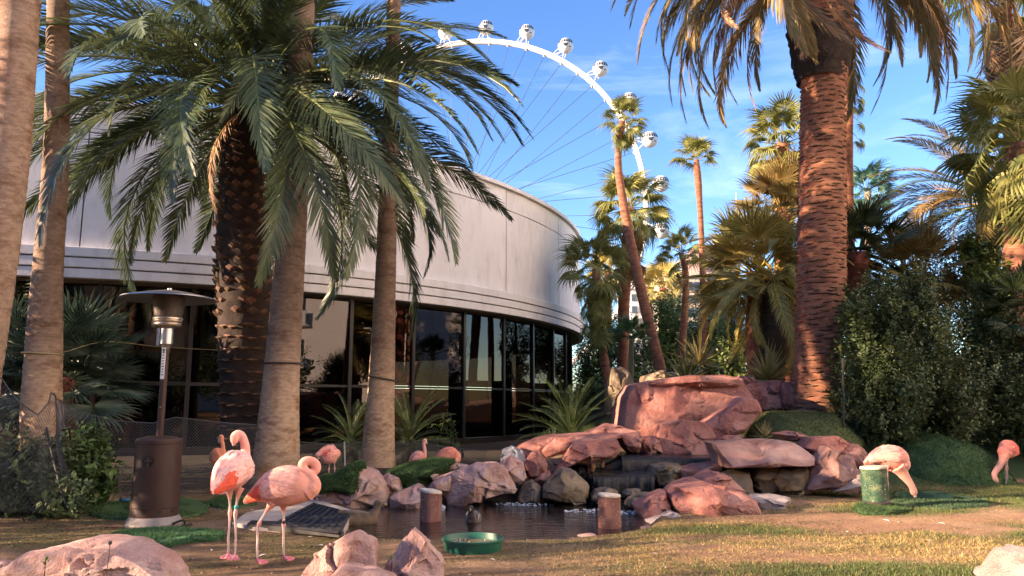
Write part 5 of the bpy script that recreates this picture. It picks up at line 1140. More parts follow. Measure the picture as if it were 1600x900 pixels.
    # bill: bent, pale at the root and black at the tip
    Bp = np.array([W(p) - base for p in bill]); Q = spline(Bp, 9); r0 = N_[-1, 3]; b = MB(); colb = np.where(np.linspace(0, 1, 9)[:, None] < .55, np.array([[.62, .45, .42]]), np.array([[.02, .018, .018]]))
    b.tube(Q, np.linspace(r0 * .62, r0 * .22, 9), 8, True, colb); b.build('bill', m_bill, t, True)
    for sd in (-1, 1):
        hd = N_[-1, :3]; td = hd - N_[-3, :3]; td /= np.linalg.norm(td) + 1e-9; sd_ = np.cross(td, [0, 0, 1.0]); 
        if np.linalg.norm(sd_) < .3: sd_ = np.array([0, 1.0, 0]) if abs(foot_dir[0]) > .5 else np.array([1.0, 0, 0])
        sd_ /= np.linalg.norm(sd_); b = MB(); ball(b, hd + sd_ * sd * r0 * .86, .0055, 8); b.build('eye', m_eye, t, True)
    # wings: overlapping feathers
    g_ = random.Random(seed); ns, nf_ = feathers
    for sd in (-1, 1):
        b = MB(); T_ = np.gradient(S[:, :3], axis=0); T_ /= np.linalg.norm(T_, axis=1)[:, None]
        for i in range(ns):
            s_ = .82 - .76 * (i / (ns - 1)); ii = s_ * 25; c = np.array([np.interp(ii, range(26), S[:, q]) for q in range(3)]); r_ = np.interp(ii, range(26), S[:, 3]); T = np.array([np.interp(ii, range(26), T_[:, q]) for q in range(3)]); T /= np.linalg.norm(T)
            U = np.array([0, 0, 1.]) - T * T[2]; U /= np.linalg.norm(U); Wl = np.cross(T, U) * sd
            for j in range(nf_):
                if g_.random() < .05: continue
                ph = R(8 + 108 * (j + .5 * (i % 2)) / nf_ + g_.uniform(-4, 4)); n_ = math.cos(ph) * U + math.sin(ph) * Wl; p0 = c + r_ * (math.cos(ph) * U + flat * math.sin(ph) * Wl) * 1.0 + n_ * .003
                fl = flen * g_.uniform(.8, 1.25) * (1.5 if s_ < .3 else 1); dr = -T + (-.30 * math.sin(ph) * U) + n_ * .02; dr /= np.linalg.norm(dr); sdv = np.cross(n_, dr); wd = flen * .20 * g_.uniform(.85, 1.2)
                # slope with the taper of the body
                i2 = max(0, ii - 25 * fl / (np.linalg.norm(S[-1, :3] - S[0, :3]) + 1e-6)); r2 = np.interp(i2, range(26), S[:, 3]); c2 = np.array([np.interp(i2, range(26), S[:, q]) for q in range(3)])
                tip = c2 + max(r2, .01) * (math.cos(ph) * U + flat * math.sin(ph) * Wl) + n_ * .008; mid = (p0 + tip) / 2 + n_ * .007
                sh = 1 + g_.uniform(-.22, .16); cc = np.array(cols[4]) if g_.random() < .8 else np.array(cols[0])
                lo_, hi_ = coral
                if lo_ <= s_ <= hi_ and ph > R(48): cc = np.array(cols[5])
                cc = cc * sh
                V_ = [p0 - sdv * wd * .5, p0 + n_ * .002, p0 + sdv * wd * .5, mid - sdv * wd, mid + n_ * .004, mid + sdv * wd, tip - sdv * wd * .45, tip + n_ * .002, tip + sdv * wd * .45]
                b.add(V_, [(0, 1, 4, 3), (1, 2, 5, 4), (3, 4, 7, 6), (4, 5, 8, 7)], np.array([cc * .82] * 3 + [cc, cc * 1.06, cc] + [cc * 1.1] * 3))
        b.build('wing', m_bird, t, True)
    for li, tpar, mt in rings:
        Lp = np.array([W(p) - base for p in legs[li]]); Q = spline(Lp, 30); q = Q[int(tpar * 29)]; q2 = Q[int(tpar * 29) + 1]; d = (q2 - q) / np.linalg.norm(q2 - q)
        b = MB(); b.tube([q - d * .012, q + d * .012], .0155, 12); b.build('leg_ring', mt, t, True)
    return t
PALE = [(.78, .35, .26), (.82, .38, .29), (.60, .45, .42), (.62, .17, .20), (.85, .43, .34), (.86, .13, .07)]
WHT = [(.80, .40, .34), (.84, .42, .34), (.60, .45, .42), (.60, .20, .22), (.86, .50, .44), (.90, .14, .08)]
ORG = [(.62, .22, .12), (.64, .24, .14), (.50, .30, .24), (.55, .18, .16), (.66, .26, .15), (.62, .18, .10)]
PNK = [(.80, .34, .27), (.82, .40, .31), (.60, .42, .38), (.60, .2, .2), (.84, .40, .33), (.84, .16, .12)]
z1 = lambda x, y: (320 + x / 3.75, 660 + y / 3.75); z3 = lambda x, y: (480 + x / 4.5, 660 + y / 4.5); z5 = lambda x, y: (1130 + x / 3.404, 640 + y / 3.404)
flamingo('pale pink flamingo in profile with its neck coiled, nearest to the viewer', 5.95, z1, 3.75,
         [(232, 470, 0, 6), (265, 452, 0, 20), (310, 425, 0, 44), (370, 395, 0, 84), (440, 378, 0, 108), (520, 376, 0, 108), (585, 384, 0, 84), (625, 385, 0, 58)],
         [(600, 400, 0, 62), (640, 378, 0, 42), (640, 345, 0, 33), (615, 312, 0, 29), (585, 282, 0, 27), (570, 255, .0, 26), (580, 232, .01, 26), (605, 226, .03, 26), (630, 240, .05, 28), (640, 268, .06, 30), (630, 292, .055, 27)],
         [[(400, 470, -.03), (330, 592, -.05), (322, 690, -.05), (320, 806, -.06)], [(450, 480, .05), (449, 600, .06), (447, 700, .06), (447, 806, .06)]],
         [(628, 292, .055), (610, 312, .06), (592, 312, .06), (578, 300, .055)], (.95, -.30), PALE, 61, feathers=(21, 12), coral=(.10, .40), flen=.072, rings=((1, .37, m_band_k),), vox=.006)
flamingo('pale flamingo seen from behind with a bright coral wing patch and raised coiled neck', 5.95, z1, 3.75,
         [(118, 395, -.22, 10), (135, 360, -.17, 46), (155, 315, -.10, 84), (170, 282, 0, 102), (176, 258, .10, 92), (180, 230, .17, 56)],
         [(178, 240, .17, 50), (184, 190, .20, 30), (184, 150, .20, 26), (180, 110, .18, 24), (170, 82, .17, 23), (152, 72, .16, 24), (137, 86, .15, 27), (134, 108, .145, 25)],
         [[(145, 385, 0), (142, 540, .02), (139, 660, .0), (137, 780, 0)], [(198, 385, .02), (180, 530, .0), (182, 660, 0), (184, 786, -.03)]],
         [(133, 108, .145), (128, 130, .15), (132, 146, .16), (142, 154, .17)], (.2, -.95), WHT, 62, feathers=(18, 13), coral=(.0, .38), flen=.072, rings=((1, .30, m_band_b),), vox=.006, flat=.92)
flamingo('small dark orange flamingo standing behind the pale one by the netting', 9.2, z1, 3.75,
         [(45, 232, 0, 10), (55, 215, 0, 30), (72, 195, 0, 42), (90, 180, 0, 38), (102, 172, 0, 24)],
         [(98, 175, 0, 24), (106, 150, 0, 13), (104, 125, 0, 12), (98, 105, 0, 12), (98, 90, 0, 15), (94, 84, 0, 14)], [[(70, 225, 0), (74, 320, 0), (74, 415, 0)], [(84, 225, .05), (88, 320, .06), (86, 415, .06)]],
         [(93, 86, 0), (84, 104, 0), (84, 128, 0), (92, 142, 0)], (.9, -.3), ORG, 63, vox=.008, feathers=(9, 6))
flamingo('pink flamingo preening its red wing between two pale trunks', 11.2, z3, 4.5,
         [(110, 215, -.05, 20), (125, 222, -.03, 48), (148, 228, 0, 64), (172, 225, .06, 58), (190, 222, .12, 36)],
         [(170, 190, .08, 36), (140, 185, 0, 22), (115, 195, -.05, 18), (98, 215, -.06, 17), (85, 225, -.07, 19), (78, 228, -.07, 17)], [[(160, 270, 0), (152, 330, 0), (148, 420, 0)], [(182, 270, .06), (186, 330, .06), (184, 420, .06)]],
         [(78, 228, -.07), (86, 246, -.07), (92, 262, -.06), (100, 268, -.05)], (.3, -.9), PNK, 64, vox=.009, feathers=(9, 6))
flamingo('flamingo with a straight upright neck behind the broad turf mound', 12.0, z3, 4.5,
         [(725, 285, 0, 8), (738, 270, 0, 26), (765, 250, 0, 42), (795, 240, 0, 40), (818, 238, 0, 26)],
         [(806, 240, 0, 30), (826, 215, 0, 15), (824, 185, 0, 13), (820, 155, 0, 13), (824, 132, 0, 16), (829, 128, 0, 15)], [[(765, 280, 0), (765, 330, 0), (765, 420, 0)], [(785, 280, .06), (788, 330, .06), (788, 420, .06)]],
         [(829, 128, 0), (838, 142, 0), (838, 156, 0), (832, 166, 0)], (.9, -.3), PNK, 65, vox=.009, feathers=(9, 6))
flamingo('hunched coral flamingo with its head tucked low behind the broad turf mound', 12.0, z3, 4.5,
         [(905, 275, 0, 12), (930, 252, 0, 34), (970, 232, 0, 50), (1010, 228, 0, 54), (1045, 240, 0, 40)],
         [(1035, 225, 0, 40), (1052, 222, -.04, 22), (1066, 240, -.06, 18), (1064, 262, -.07, 17), (1050, 272, -.08, 18)], [[(980, 270, 0), (980, 330, 0), (980, 420, 0)], [(1005, 270, .06), (1008, 330, .06), (1008, 420, .06)]],
         [(1050, 272, -.08), (1038, 282, -.08), (1030, 296, -.08), (1034, 306, -.08)], (.9, -.3), [(.78, .26, .17), (.80, .32, .22), (.6, .4, .36), (.6, .2, .2), (.84, .32, .22), (.84, .16, .1)], 66, vox=.009, feathers=(9, 6))
flamingo('pink flamingo stooping to feed from the long trough behind the green stump', 9.75, z5, 3.404,
         [(752, 290, 0, 5), (785, 268, 0, 22), (830, 250, 0, 44), (880, 248, 0, 58), (930, 262, 0, 58), (955, 290, 0, 42)],
         [(925, 300, 0, 46), (945, 325, 0, 33), (962, 350, 0, 26), (982, 376, 0, 20), (1000, 402, 0, 17), (1010, 425, 0, 17), (1013, 440, 0, 18)], [[(868, 300, -.02), (862, 400, -.02), (862, 495, -.02)], [(885, 300, .06), (888, 400, .06), (890, 495, .06)]],
         [(1014, 440, 0), (1020, 458, 0), (1020, 472, 0), (1012, 482, 0)], (.9, -.3), PNK, 67, vox=.0075, feathers=(13, 8), coral=(0, .22))
flamingo('flamingo with a red back bending down to the grass at the far right edge', 11.55, z5, 3.404,
         [(1572, 238, .06, 8), (1560, 228, .04, 26), (1530, 210, .0, 44), (1500, 212, -.03, 46), (1480, 222, -.05, 32)],
         [(1488, 225, -.05, 34), (1474, 262, -.06, 20), (1458, 295, -.06, 15), (1438, 322, -.06, 14), (1427, 345, -.06, 14), (1428, 366, -.06, 17), (1434, 376, -.06, 16)], [[(1497, 245, -.03), (1496, 320, -.03), (1497, 408, -.03)], [(1522, 245, .04), (1520, 310, .04), (1522, 408, .04)]],
         [(1434, 376, -.06), (1444, 388, -.06), (1452, 392, -.06), (1456, 386, -.06)], (-.9, -.3), [(.74, .26, .20), (.80, .40, .32), (.6, .42, .38), (.55, .28, .12), (.78, .22, .16), (.84, .12, .08)], 68, vox=.0085, feathers=(10, 7), coral=(0, .8))
def duck(label, px, py, Y, heading, sc, cols, seed):
    b = MB(); b.tube(spline([(-.20, 0, .10), (-.15, 0, .07), (-.05, 0, .05), (.07, 0, .05), (.14, 0, .075)], 12), np.array([.008, .03, .06, .078, .085, .085, .085, .082, .075, .065, .052, .038]), 16, flat=1.0)
    b.tube(spline([(.10, 0, .08), (.135, 0, .13), (.14, 0, .165)], 8), np.linspace(.045, .030, 8), 12); ball(b, (.150, 0, .185), .036, sc=(1.15, .9, .95))
    me = remeshed(b, .008); V = np.zeros(len(me.vertices) * 3); me.vertices.foreach_get('co', V); V = V.reshape(-1, 3)
    hd = sstep(.12, .15, V[:, 2])[:, None]; br = sstep(.05, .12, V[:, 0])[:, None] * (1 - hd); C = np.array(cols[0]) * (1 - br) + np.array(cols[1]) * br; C = C * (1 - hd) + np.array(cols[2]) * hd; C *= (1 + .45 * fbm(V * 40, seed, 3))[:, None]
    me.attributes.new('tint', 'FLOAT_COLOR', 'POINT').data.foreach_set('color', np.c_[C, np.ones(len(C))].astype(np.float32).ravel())
    p = at(px, py, Y); p[2] = WATER_Z - .03; o = obj('duck', me, m_bird, None, p, (0, 0, heading), sc); tag(o, label, 'duck', 'ducks on the pond')
    b = MB(); b.tube([(.18, 0, .182), (.205, 0, .176), (.228, 0, .172)], [.016, .014, .010], 8, True, np.array([(.20, .16, .08)] * 3), flat=.6); b.build('bill', m_bill, o, True)
    for s_ in (-1, 1):
        b = MB(); ball(b, (.165, .030 * s_, .195), .006, 8); b.build('eye', m_eye, o, True)
        b = MB(); b.grid(np.array([[(.08 - .26 * u, s_ * (.062 + .024 * math.sin(u * 3)) * (1 - .5 * u) + s_ * .004, .06 + .055 * v + .02 * u) for v in (0, .35, .7, 1)] for u in np.linspace(0, 1, 7)]), np.array([[np.array(cols[3]) * (1 + .3 * math.sin(u * 9 + v)) for v in range(4)] for u in range(7)])); b.build('wing', m_bird, o, True)
    return o
duck('dark duck swimming towards the viewer in the middle of the pond', 739, 812, gr(739, 815, WATER_Z)[1], R(-95), 1.0, [(.10, .08, .07), (.06, .04, .035), (.02, .022, .022), (.30, .27, .25)], 71)
duck('mottled brown duck floating in the shade beside the black grate', 562, 814, gr(562, 818, WATER_Z)[1], R(8), 1.25, [(.15, .105, .07), (.17, .11, .07), (.12, .085, .06), (.17, .12, .08)], 72)

# ================================================================ PATIO HEATER
m_heat = M('brown hammered enamel', (.036, .019, .016), (.052, .029, .024), 8, .45, .35, 120, spec=.3, bdist=.004); m_steel = M('brushed steel', (.62, .60, .57), (.50, .48, .46), 2, .28, .1, 60, stretch=(1, 1, 12), metal=1.0)
m_alu = M('dull aluminium', (.34, .34, .36), (.28, .28, .30), 4, .42, metal=1.0); m_black = M('black metal', (.012, .012, .012), rough=.5); m_label = M('white label', (.72, .72, .70), rough=.6)
hp = gr(240, 820); HY = hp[1]; u = HY / FOC; hp[2] = h1(hp[0], hp[1])
ht_ = thing('patio_heater', 'brown patio heater with a wide silver reflector and a round tank housing', 'patio heater', hp)
def L_(name, prof, mt, par=ht_, n=40, c=(0, 0, 0), ang=R(35)):
    b = MB(); b.lathe(prof, n, c); return b.build(name, mt, par, True, ang)
bs_ = L_('base', [(.0, .0), (.295, 0), (.30, .02), (.28, .055), (.255, .085), (.25, .09), (0, .09)], M('base ring', (.16, .14, .135), (.22, .20, .19), 6, .5))
hs_ = L_('tank_housing', [(.250, .09), (.252, .12), (.250, .14), (.250, .17), (.256, .175), (.250, .18), (.242, .74), (.242, .755), (.247, .76), (.247, .79), (.235, .805), (.15, .825), (.0, .83)], m_heat)
hs_.scale = bs_.scale = (.85, .85, 1)
for a in (-125, -90, -55, -20, -160):
    b = MB(); b.tube([(0, 0, 0), (0, .010, 0)], .022, 14); b.build('vent_hole', m_black, hs_, loc=(.252 * math.cos(R(a)), .252 * math.sin(R(a)), .14)).rotation_euler = (0, 0, R(a + 90))
b = MB(); b.tube([(0, .0, 0), (0, -.006, 0)], .062, 26); cut = b.build('round_opening', m_black, hs_, True, R(40), loc=(.0, -.2455, .60))
b = MB(); b.tube([(-.03, 0, .012), (.04, 0, .012)], .010, 8); b.tube([(.006, 0, .05), (.006, 0, -.045)], .010, 8); b.box((.03, 0, .018), (.035, .012, .03)); b.build('gas_valve', m_heat, hs_, True, R(40), loc=(0, -.256, .59))
L_('pole', [(.033, .82), (.033, 1.62), (.040, 1.62), (.040, 1.66), (.033, 1.66)], m_heat, n=20)
b = MB(); b.box((0, 0, 0), (.036, .006, .36)); lb = b.build('label_strip', m_label, ht_, loc=(.0, -.036, 1.55))
b = MB()
for k in range(11): b.box((0, -.004, -.14 + k * .027), (.018 if k % 3 else .024, .002, .008))
b.build('label_print', m_black, lb)
for dz in (1.1,): 
    b = MB(); ball(b, (0, -.033, dz), .006, 8); b.build('bolt', m_steel, ht_)
L_('burner_neck', [(.036, 1.66), (.050, 1.70), (.058, 1.71), (.058, 1.86), (.075, 1.875)], m_steel, n=28)
b = MB(); b.box((-.062, -.02, 1.78), (.03, .05, .17)); b.build('control_box', m_steel, ht_); b = MB(); b.box((-.078, -.03, 1.82), (.016, .03, .03)); b.build('knob', M('red knob', (.25, .03, .05), rough=.5), ht_)
L_('burner_rings', [(.075, 1.875), (.125, 1.885), (.130, 1.90), (.125, 1.915), (.132, 1.925), (.132, 1.945), (.138, 1.95), (.138, 1.965), (.126, 1.975)], M('brass steel', (.46, .39, .31), rough=.36, metal=1.0), n=36)
m_mesh = M('heater emitter mesh', (.05, .04, .035), (.10, .08, .07), 80, .45, .8, 160, metal=.5, bdist=.004)
L_('emitter_screen', [(.126, 1.97), (.148, 2.16), (.148, 2.18), (.0, 2.19)], m_mesh, n=40)
L_('reflector', [(.0, 2.185), (.10, 2.195), (.435, 2.145), (.445, 2.150), (.44, 2.160), (.25, 2.205), (.09, 2.236), (.0, 2.242)], m_alu, n=56)
L_('top_knob', [(.0, 2.242), (.02, 2.244), (.02, 2.262), (0, 2.267)], m_steel, n=14)
ht_.scale = (1.06,) * 3
b = MB(); p = hp; pts = spline([(p[0] + .25, p[1] - .15, .03), (p[0] + .34, p[1] - .12, .06), (p[0] + .40, p[1] - .22, .015), (p[0] + .33, p[1] - .28, .012), (p[0] + .42, p[1] - .10, .02)], 30); b.tube(pts, .011, 8)
tag(b.build('gas_hose', m_black, smooth=True), 'short black hose curled on the earth at the heater base', 'hose')
b = MB(); q = gr(196, 789); b.lathe([(0, .05), (.07, .05), (.075, .06), (.07, .075), (0, .08)], 20); tag(b.build('plastic_lid', M('blue plastic', (.03, .12, .22), rough=.4), smooth=True, loc=(q[0], q[1], 0)), 'small blue plastic lid on the dark turf behind the heater', 'lid')

# ================================================================ STUMPS, BOWL, TROUGH, GRATE
def stump(label, px, pyb, wpx, hpx, mt, z0, Y=None, square=.25, tilt=0, name='stump', grp='cut posts around the pond', capc=(.62, .56, .48), skirt=False):
    p = gr(px, pyb, z0) if Y is None else at(px, pyb, Y); Yd = p[1]; r_ = wpx * Yd / FOC / 2; H = hpx * Yd / FOC
    t = thing(name, label, 'stump', (p[0], Yd + r_, p[2]), grp); an = np.linspace(0, 2 * math.pi, 36, endpoint=False)
    rad = r_ * (1 + square * .18 * np.cos(4 * an + .4)); zs_ = np.r_[-.25, np.linspace(0, H, 10)]
    P = np.array([[(rr_ * math.cos(a), rr_ * math.sin(a), z) for a, rr_ in zip(an, rad)] for z in zs_]); nz_ = fbm(P * np.array([14, 14, 6]), int(px), 4); P[..., :2] *= (1 + .035 * nz_)[..., None]; P[-1, :, 2] += tilt * P[-1, :, 0]
    b = MB(); b.grid(P, (1 + .35 * nz_)[..., None] * np.ones(3), wrap_v=True); b.f.append(tuple(range(36 * 10, 36 * 11))); b.build('bark', mt, t, True, R(40))
    Q = np.array([P[-1] * np.array([1.03, 1.03, 1]) + [0, 0, .003], P[-1] * np.array([1.03, 1.03, 1]) + [0, 0, .022], P[-1] * np.array([.96, .96, 1]) + [0, 0, .028]]); b = MB(); b.grid(Q, wrap_v=True); b.f.append(tuple(range(72, 108)))
    b.build('cut_top', M('sawn wood' + str(capc), capc, tuple(c * .7 for c in capc), 12, .8, .5, 30), t, True, R(30))
    if skirt: b = MB(); b.lathe([(r_ * 1.02, 0), (r_ * 1.14, .01), (r_ * 1.14, .05), (r_ * 1.0, .055)], 36); b.build('foot_band', M('rusty band', (.05, .03, .03), rough=.8), t, True, R(40))
    g_ = random.Random(int(px)); b = MB()
    for k in range(60):
        a = g_.uniform(math.pi, 2 * math.pi); z = g_.uniform(.03, H * .95); rr_ = r_ * 1.03; s_ = g_.uniform(.0012, .0035)
        ball(b, (rr_ * math.cos(a), rr_ * math.sin(a), z), s_, 5, sc=(1, 1, g_.uniform(1, 2.2)))
    o = b.build('droppings', M('pale speckles', (.55, .50, .40), rough=.9), t); o['kind'] = 'stuff'
    return t
m_bark = M('painted brown bark', (.15, .065, .05), (.26, .125, .10), 9, .85, .6, 40, stretch=(1, 1, .5), tint=True)
stump('reddish brown stump with a tilted white top left of the swimming dark duck', 671, 816, 32, 42, m_bark, WATER_Z, tilt=-.14)
stump('reddish brown stump with a flat cream top in front of the falls', 955, 827, 33, 46, m_bark, WATER_Z, tilt=-.06)
m_gbark = M('green painted bark', (.012, .042, .024), (.035, .085, .045), 14, .8, .5, 50, c3=(.14, .17, .09), s3=9, tint=True)
stump('short green stump with a pale worn top next to the stooping flamingo', 1378, 793, 37, 56, m_gbark, .03, tilt=.05, capc=(.60, .50, .40), skirt=True)
bp = gr(739, 858); m_green = M('green plastic', (.010, .085, .055), (.016, .11, .07), 4, .42, spec=.45)
bw = thing('feed_bowl', 'shallow round green plastic bowl on the bare earth by the pond', 'bowl', (bp[0], bp[1], h1(bp[0], bp[1]) - .005)); rb_ = 47 * bp[1] / FOC
b = MB(); b.lathe([(0, .004), (rb_ * .86, .004), (rb_ * .88, 0), (rb_ * .90, .01), (rb_ * .955, .085), (rb_ * 1.0, .092), (rb_ * 1.0, .104), (rb_ * .955, .106), (rb_ * .94, .095), (rb_ * .88, .03), (rb_ * .85, .022), (0, .02)], 56); b.build('bowl', m_green, bw, True, R(32))
b = MB(); b.lathe([(0, .055), (rb_ * .905, .055)], 40); b.build('feed_water', M('murky feed water', (.14, .10, .06), (.20, .15, .10), 8, .08, spec=.5), bw)
b = MB(); g_ = random.Random(2)
for k in range(26): a = g_.uniform(0, 6.28); r_ = g_.random() ** .5 * rb_ * .8; ball(b, (r_ * math.cos(a), r_ * math.sin(a), .057), g_.uniform(.004, .009), 6)
o = b.build('pellets', M('pale pellets', (.45, .36, .24), rough=.9), bw); o['kind'] = 'stuff'
tp_ = gr(1451, 781); tz = h1(tp_[0], tp_[1]); tg = thing('feed_trough', 'long low dark green trough on the light turf mat', 'trough', (tp_[0], tp_[1] + .06, tz + .02), rz=R(-2)); tw = 66 * tp_[1] / FOC
for nm, c, s_ in (('trough_floor', (0, 0, .008), (tw, .16, .014)), ('trough_side', (0, -.085, .035), (tw + .02, .012, .068)), ('trough_side', (0, .085, .035), (tw + .02, .012, .068)), ('trough_end', (-tw / 2, 0, .035), (.012, .156, .064)), ('trough_end', (tw / 2, 0, .035), (.012, .156, .064))):
    b = MB(); b.box(c, s_); b.build(nm, M('dark green plastic', (.010, .045, .032), (.02, .06, .045), 5, .5), tg)
# slab and grate
sl = [gr(*p) for p in ((362, 822), (384, 806), (440, 794), (492, 784), (549, 801), (538, 836), (470, 834), (400, 830))]; sl = np.array(sl); sc_ = sl.mean(0)
b = MB(); n_ = len(sl); b.add(np.vstack([sl - sc_ + [0, 0, -.05], sl - sc_ + [0, 0, .030], (sl - sc_) * [.985, .985, 1] + [0, 0, .036]]), [(i, (i + 1) % n_, n_ + (i + 1) % n_, n_ + i) for i in range(n_)] + [(n_ + i, n_ + (i + 1) % n_, 2 * n_ + (i + 1) % n_, 2 * n_ + i) for i in range(n_)] + [tuple(range(2 * n_, 3 * n_))])
tag(b.build('concrete_slab', M('stained concrete', (.34, .29, .26), (.46, .40, .36), 5, .9, .5, 30), loc=sc_), 'irregular pale concrete slab under the black grate', 'slab')
c4 = [gr(*p, .05) for p in ((416, 815), (490, 788), (546, 803), (530, 833))]; c4[0] = gr(425, 822, .05); c4 = np.array(c4); gc = c4.mean(0)
gt = thing('drain_grate', 'black plastic grid grate lying over the slab at the edge of the pond', 'grate', gc)
def bil(u, v): return (c4[0] * (1 - u) + c4[3] * u) * (1 - v) + (c4[1] * (1 - u) + c4[2] * u) * v - gc
barm = M('black plastic grid', (.014, .014, .017), rough=.55)
for k in range(15):
    v = k / 14; b = MB(); b.tube([bil(0, v), bil(1, v)], .013 if k % 7 else .02, 4); b.build('grate_bar', barm, gt)
for k in range(9):
    v = k / 8; b = MB(); b.tube([bil(v, 0) + [0, 0, .002], bil(v, 1) + [0, 0, .002]], .012 if k % 4 else .02, 4); b.build('grate_bar', barm, gt)
b = MB(); q = [bil(0, 0), bil(0, 1), bil(1, 1), bil(1, 0)]; b.add([p - [0, 0, .020] for p in q], [(0, 1, 2, 3)]); b.build('grate_tray', barm, gt)
el_ = np.array([gr(*p, .012) for p in ((386, 826), (440, 831), (530, 840), (536, 832), (440, 822), (392, 820))]); b = MB(); b.add(np.vstack([el_ - el_.mean(0), el_ - el_.mean(0) + [0, 0, .045]]), [(0, 1, 2, 3, 4, 5), (6, 7, 8, 9, 10, 11)] + [(i, (i + 1) % 6, 6 + (i + 1) % 6, 6 + i) for i in range(6)])
tag(b.build('rubber_edging', barm, loc=el_.mean(0)), 'black rubber edging strip along the front of the grate', 'edging')

# ================================================================ NETTING, ROPES, SMALL PLANTS
def net(label, cols_, n, m, wire, mt, seed, name='bird_netting'):
    """cols_: [(px, top_y, bottom_y, Y_top, Y_bottom)] -> knotted mesh with thickness"""
    K = np.array([np.r_[at(c[0], c[1], c[3]), at(c[5] if len(c) > 5 else c[0], c[2], c[4])] for c in cols_]); d = np.r_[0, np.cumsum(np.linalg.norm(np.diff(K[:, :3], axis=0), axis=1))]
    t = np.linspace(0, d[-1], n); K2 = np.stack([np.interp(t, d, K[:, q]) for q in range(6)], -1); rg_ = np.random.default_rng(seed)
    v = np.linspace(0, 1, m); P = K2[:, None, :3] * (1 - v)[None, :, None] + K2[:, None, 3:] * v[None, :, None]
    for i in range(n): P[i, 1:, 2] = np.maximum(P[i, 1:, 2], height(P[i, 1:, 0], P[i, 1:, 1]) + .005)
    P[..., 1] += .05 * fbm(P * 1.7, seed, 3) * 2 - .05 * np.sin(v * math.pi)[None]; P += .3 * wire * rg_.normal(size=P.shape)
    base = P.mean((0, 1)); P -= base; E = []
    for i in range(n - 1):
        for j in range(m - 1):
            E.append((P[i, j], P[i + 1, j + 1]) if (i + j) % 2 == 0 else (P[i + 1, j], P[i, j + 1]))
    E = np.array(E); a, b_ = E[:, 0], E[:, 1]; D = b_ - a; D /= np.linalg.norm(D, axis=1)[:, None] + 1e-9; u1 = np.cross(D, [.1, 1, .2]); u1 /= np.linalg.norm(u1, axis=1)[:, None]; u2 = np.cross(D, u1)
    V = np.stack([q + wire * (math.cos(k * 2.094) * u1 + math.sin(k * 2.094) * u2) for q in (a, b_) for k in range(3)], 1); idx = np.arange(len(E))[:, None] * 6
    F = np.concatenate([idx + np.array(f) for f in ((0, 1, 4), (0, 4, 3), (1, 2, 5), (1, 5, 4), (2, 0, 3), (2, 3, 5))]); o = obj(name, tri_mesh(name, V.reshape(-1, 3)[F.ravel()]), mt, None, base)
    tag(o, label, 'netting', 'black bird netting')
    b = MB(); b.tube(P[:, 0], .007, 5, False); b.build('hem_cord', mt, o); return o
m_net = M('black net cord', (.055, .058, .068), rough=.7)
net('sagging black bird netting hung over the shrubs at the far side', [(-40, 560, 790, 8.0, 7.7), (0, 590, 800, 8.0, 7.75), (25, 625, 800, 8.0, 7.8), (60, 648, 802, 8.15, 7.9), (75, 630, 798, 8.4, 8.0), (80, 612, 795, 8.5, 8.1, 92), (84, 618, 792, 8.5, 8.2, 108)], 58, 38, .0016, m_net, 5)
net('black bird netting strung from the stake past the heater to the date palm', [(84, 614, 792, 8.5, 8.2, 108), (100, 632, 785, 9.6, 9.0, 125), (140, 648, 780, 10.0, 9.6, 155), (190, 658, 778, 10.3, 9.9), (240, 661, 776, 10.4, 10.0), (275, 652, 775, 10.4, 10.05), (310, 656, 772, 10.5, 10.2), (345, 660, 770, 10.7, 10.4), (400, 664, 770, 11.0, 10.8)], 200, 48, .0022, m_net, 6)
net('dark netting fence behind the preening flamingo, below the glass wall', [(462, 690, 768, 12.9, 12.7), (520, 694, 765, 13.2, 13.0), (560, 690, 762, 13.4, 13.2), (640, 692, 760, 14.4, 14.2), (760, 705, 745, 15.6, 15.4)], 150, 30, .0030, m_net, 7)
def stick(label, pts, r_, mt, nm='stake', cat='stake'):
    b = MB(); P = np.array([at(*p) for p in pts]); b0 = P[-1].copy(); b.tube(P - b0, r_, 8); tag(b.build(nm, mt, loc=b0), label, cat)
stick('dark wooden stake leaning in the netting beside the slim trunk', [(72, 668, 8.35), (84, 720, 8.25), (103, 795, 8.1)], [.012, .014, .015], m_black)
stick('thin grey fence post behind the preening flamingo', [(538, 690, 12.6), (540, 765, 12.6)], .012, m_greysteel, 'fence_post', 'post')
def rope(label, pts, r_, mt, n=20): 
    P = spline([at(*p) for p in pts], n); c = P[0].copy(); b = MB(); b.tube(P - c, r_, 6); tag(b.build('rope', mt, smooth=True, loc=c), label, 'rope', 'ropes tied between the palms')
m_rope = M('yellow rope', (.30, .25, .13), rough=.8); m_cord = M('dark cord', (.06, .05, .045), rough=.8)
rope('yellow rope stretched behind the heater pole', [(94, 552, 10.5), (165, 534, 11.2), (250, 542, 11.8), (342, 547, 12.05)], .0045, m_rope)
rope('thin grey wire running behind the heater pole below the yellow rope', [(170, 595, 11.4), (260, 597, 11.8), (345, 598, 12.1)], .005, m_cord)
def ringrope(label, px, py, Yd, r_, mt, tilt): 
    c = at(px, py, Yd); a = np.linspace(0, 2 * math.pi, 30); b = MB(); b.tube(np.c_[r_ * np.cos(a), r_ * np.sin(a), tilt * np.cos(a)], .013, 6, False); tag(b.build('rope', mt, smooth=True, loc=c), label, 'rope', 'ropes tied between the palms')
ringrope('dark cord tied round the trunk with the flared foot', 597, 591, 13.6, .258, m_cord, -.045)
ringrope('thin cord tied round the leaning trunk behind the near flamingos', 441, 568, 11.7, .292, m_cord, .0)
ringrope('pale rope tied round the slim trunk above the tan patch', 67, 553, 10.6, .252, m_rope, -.01)
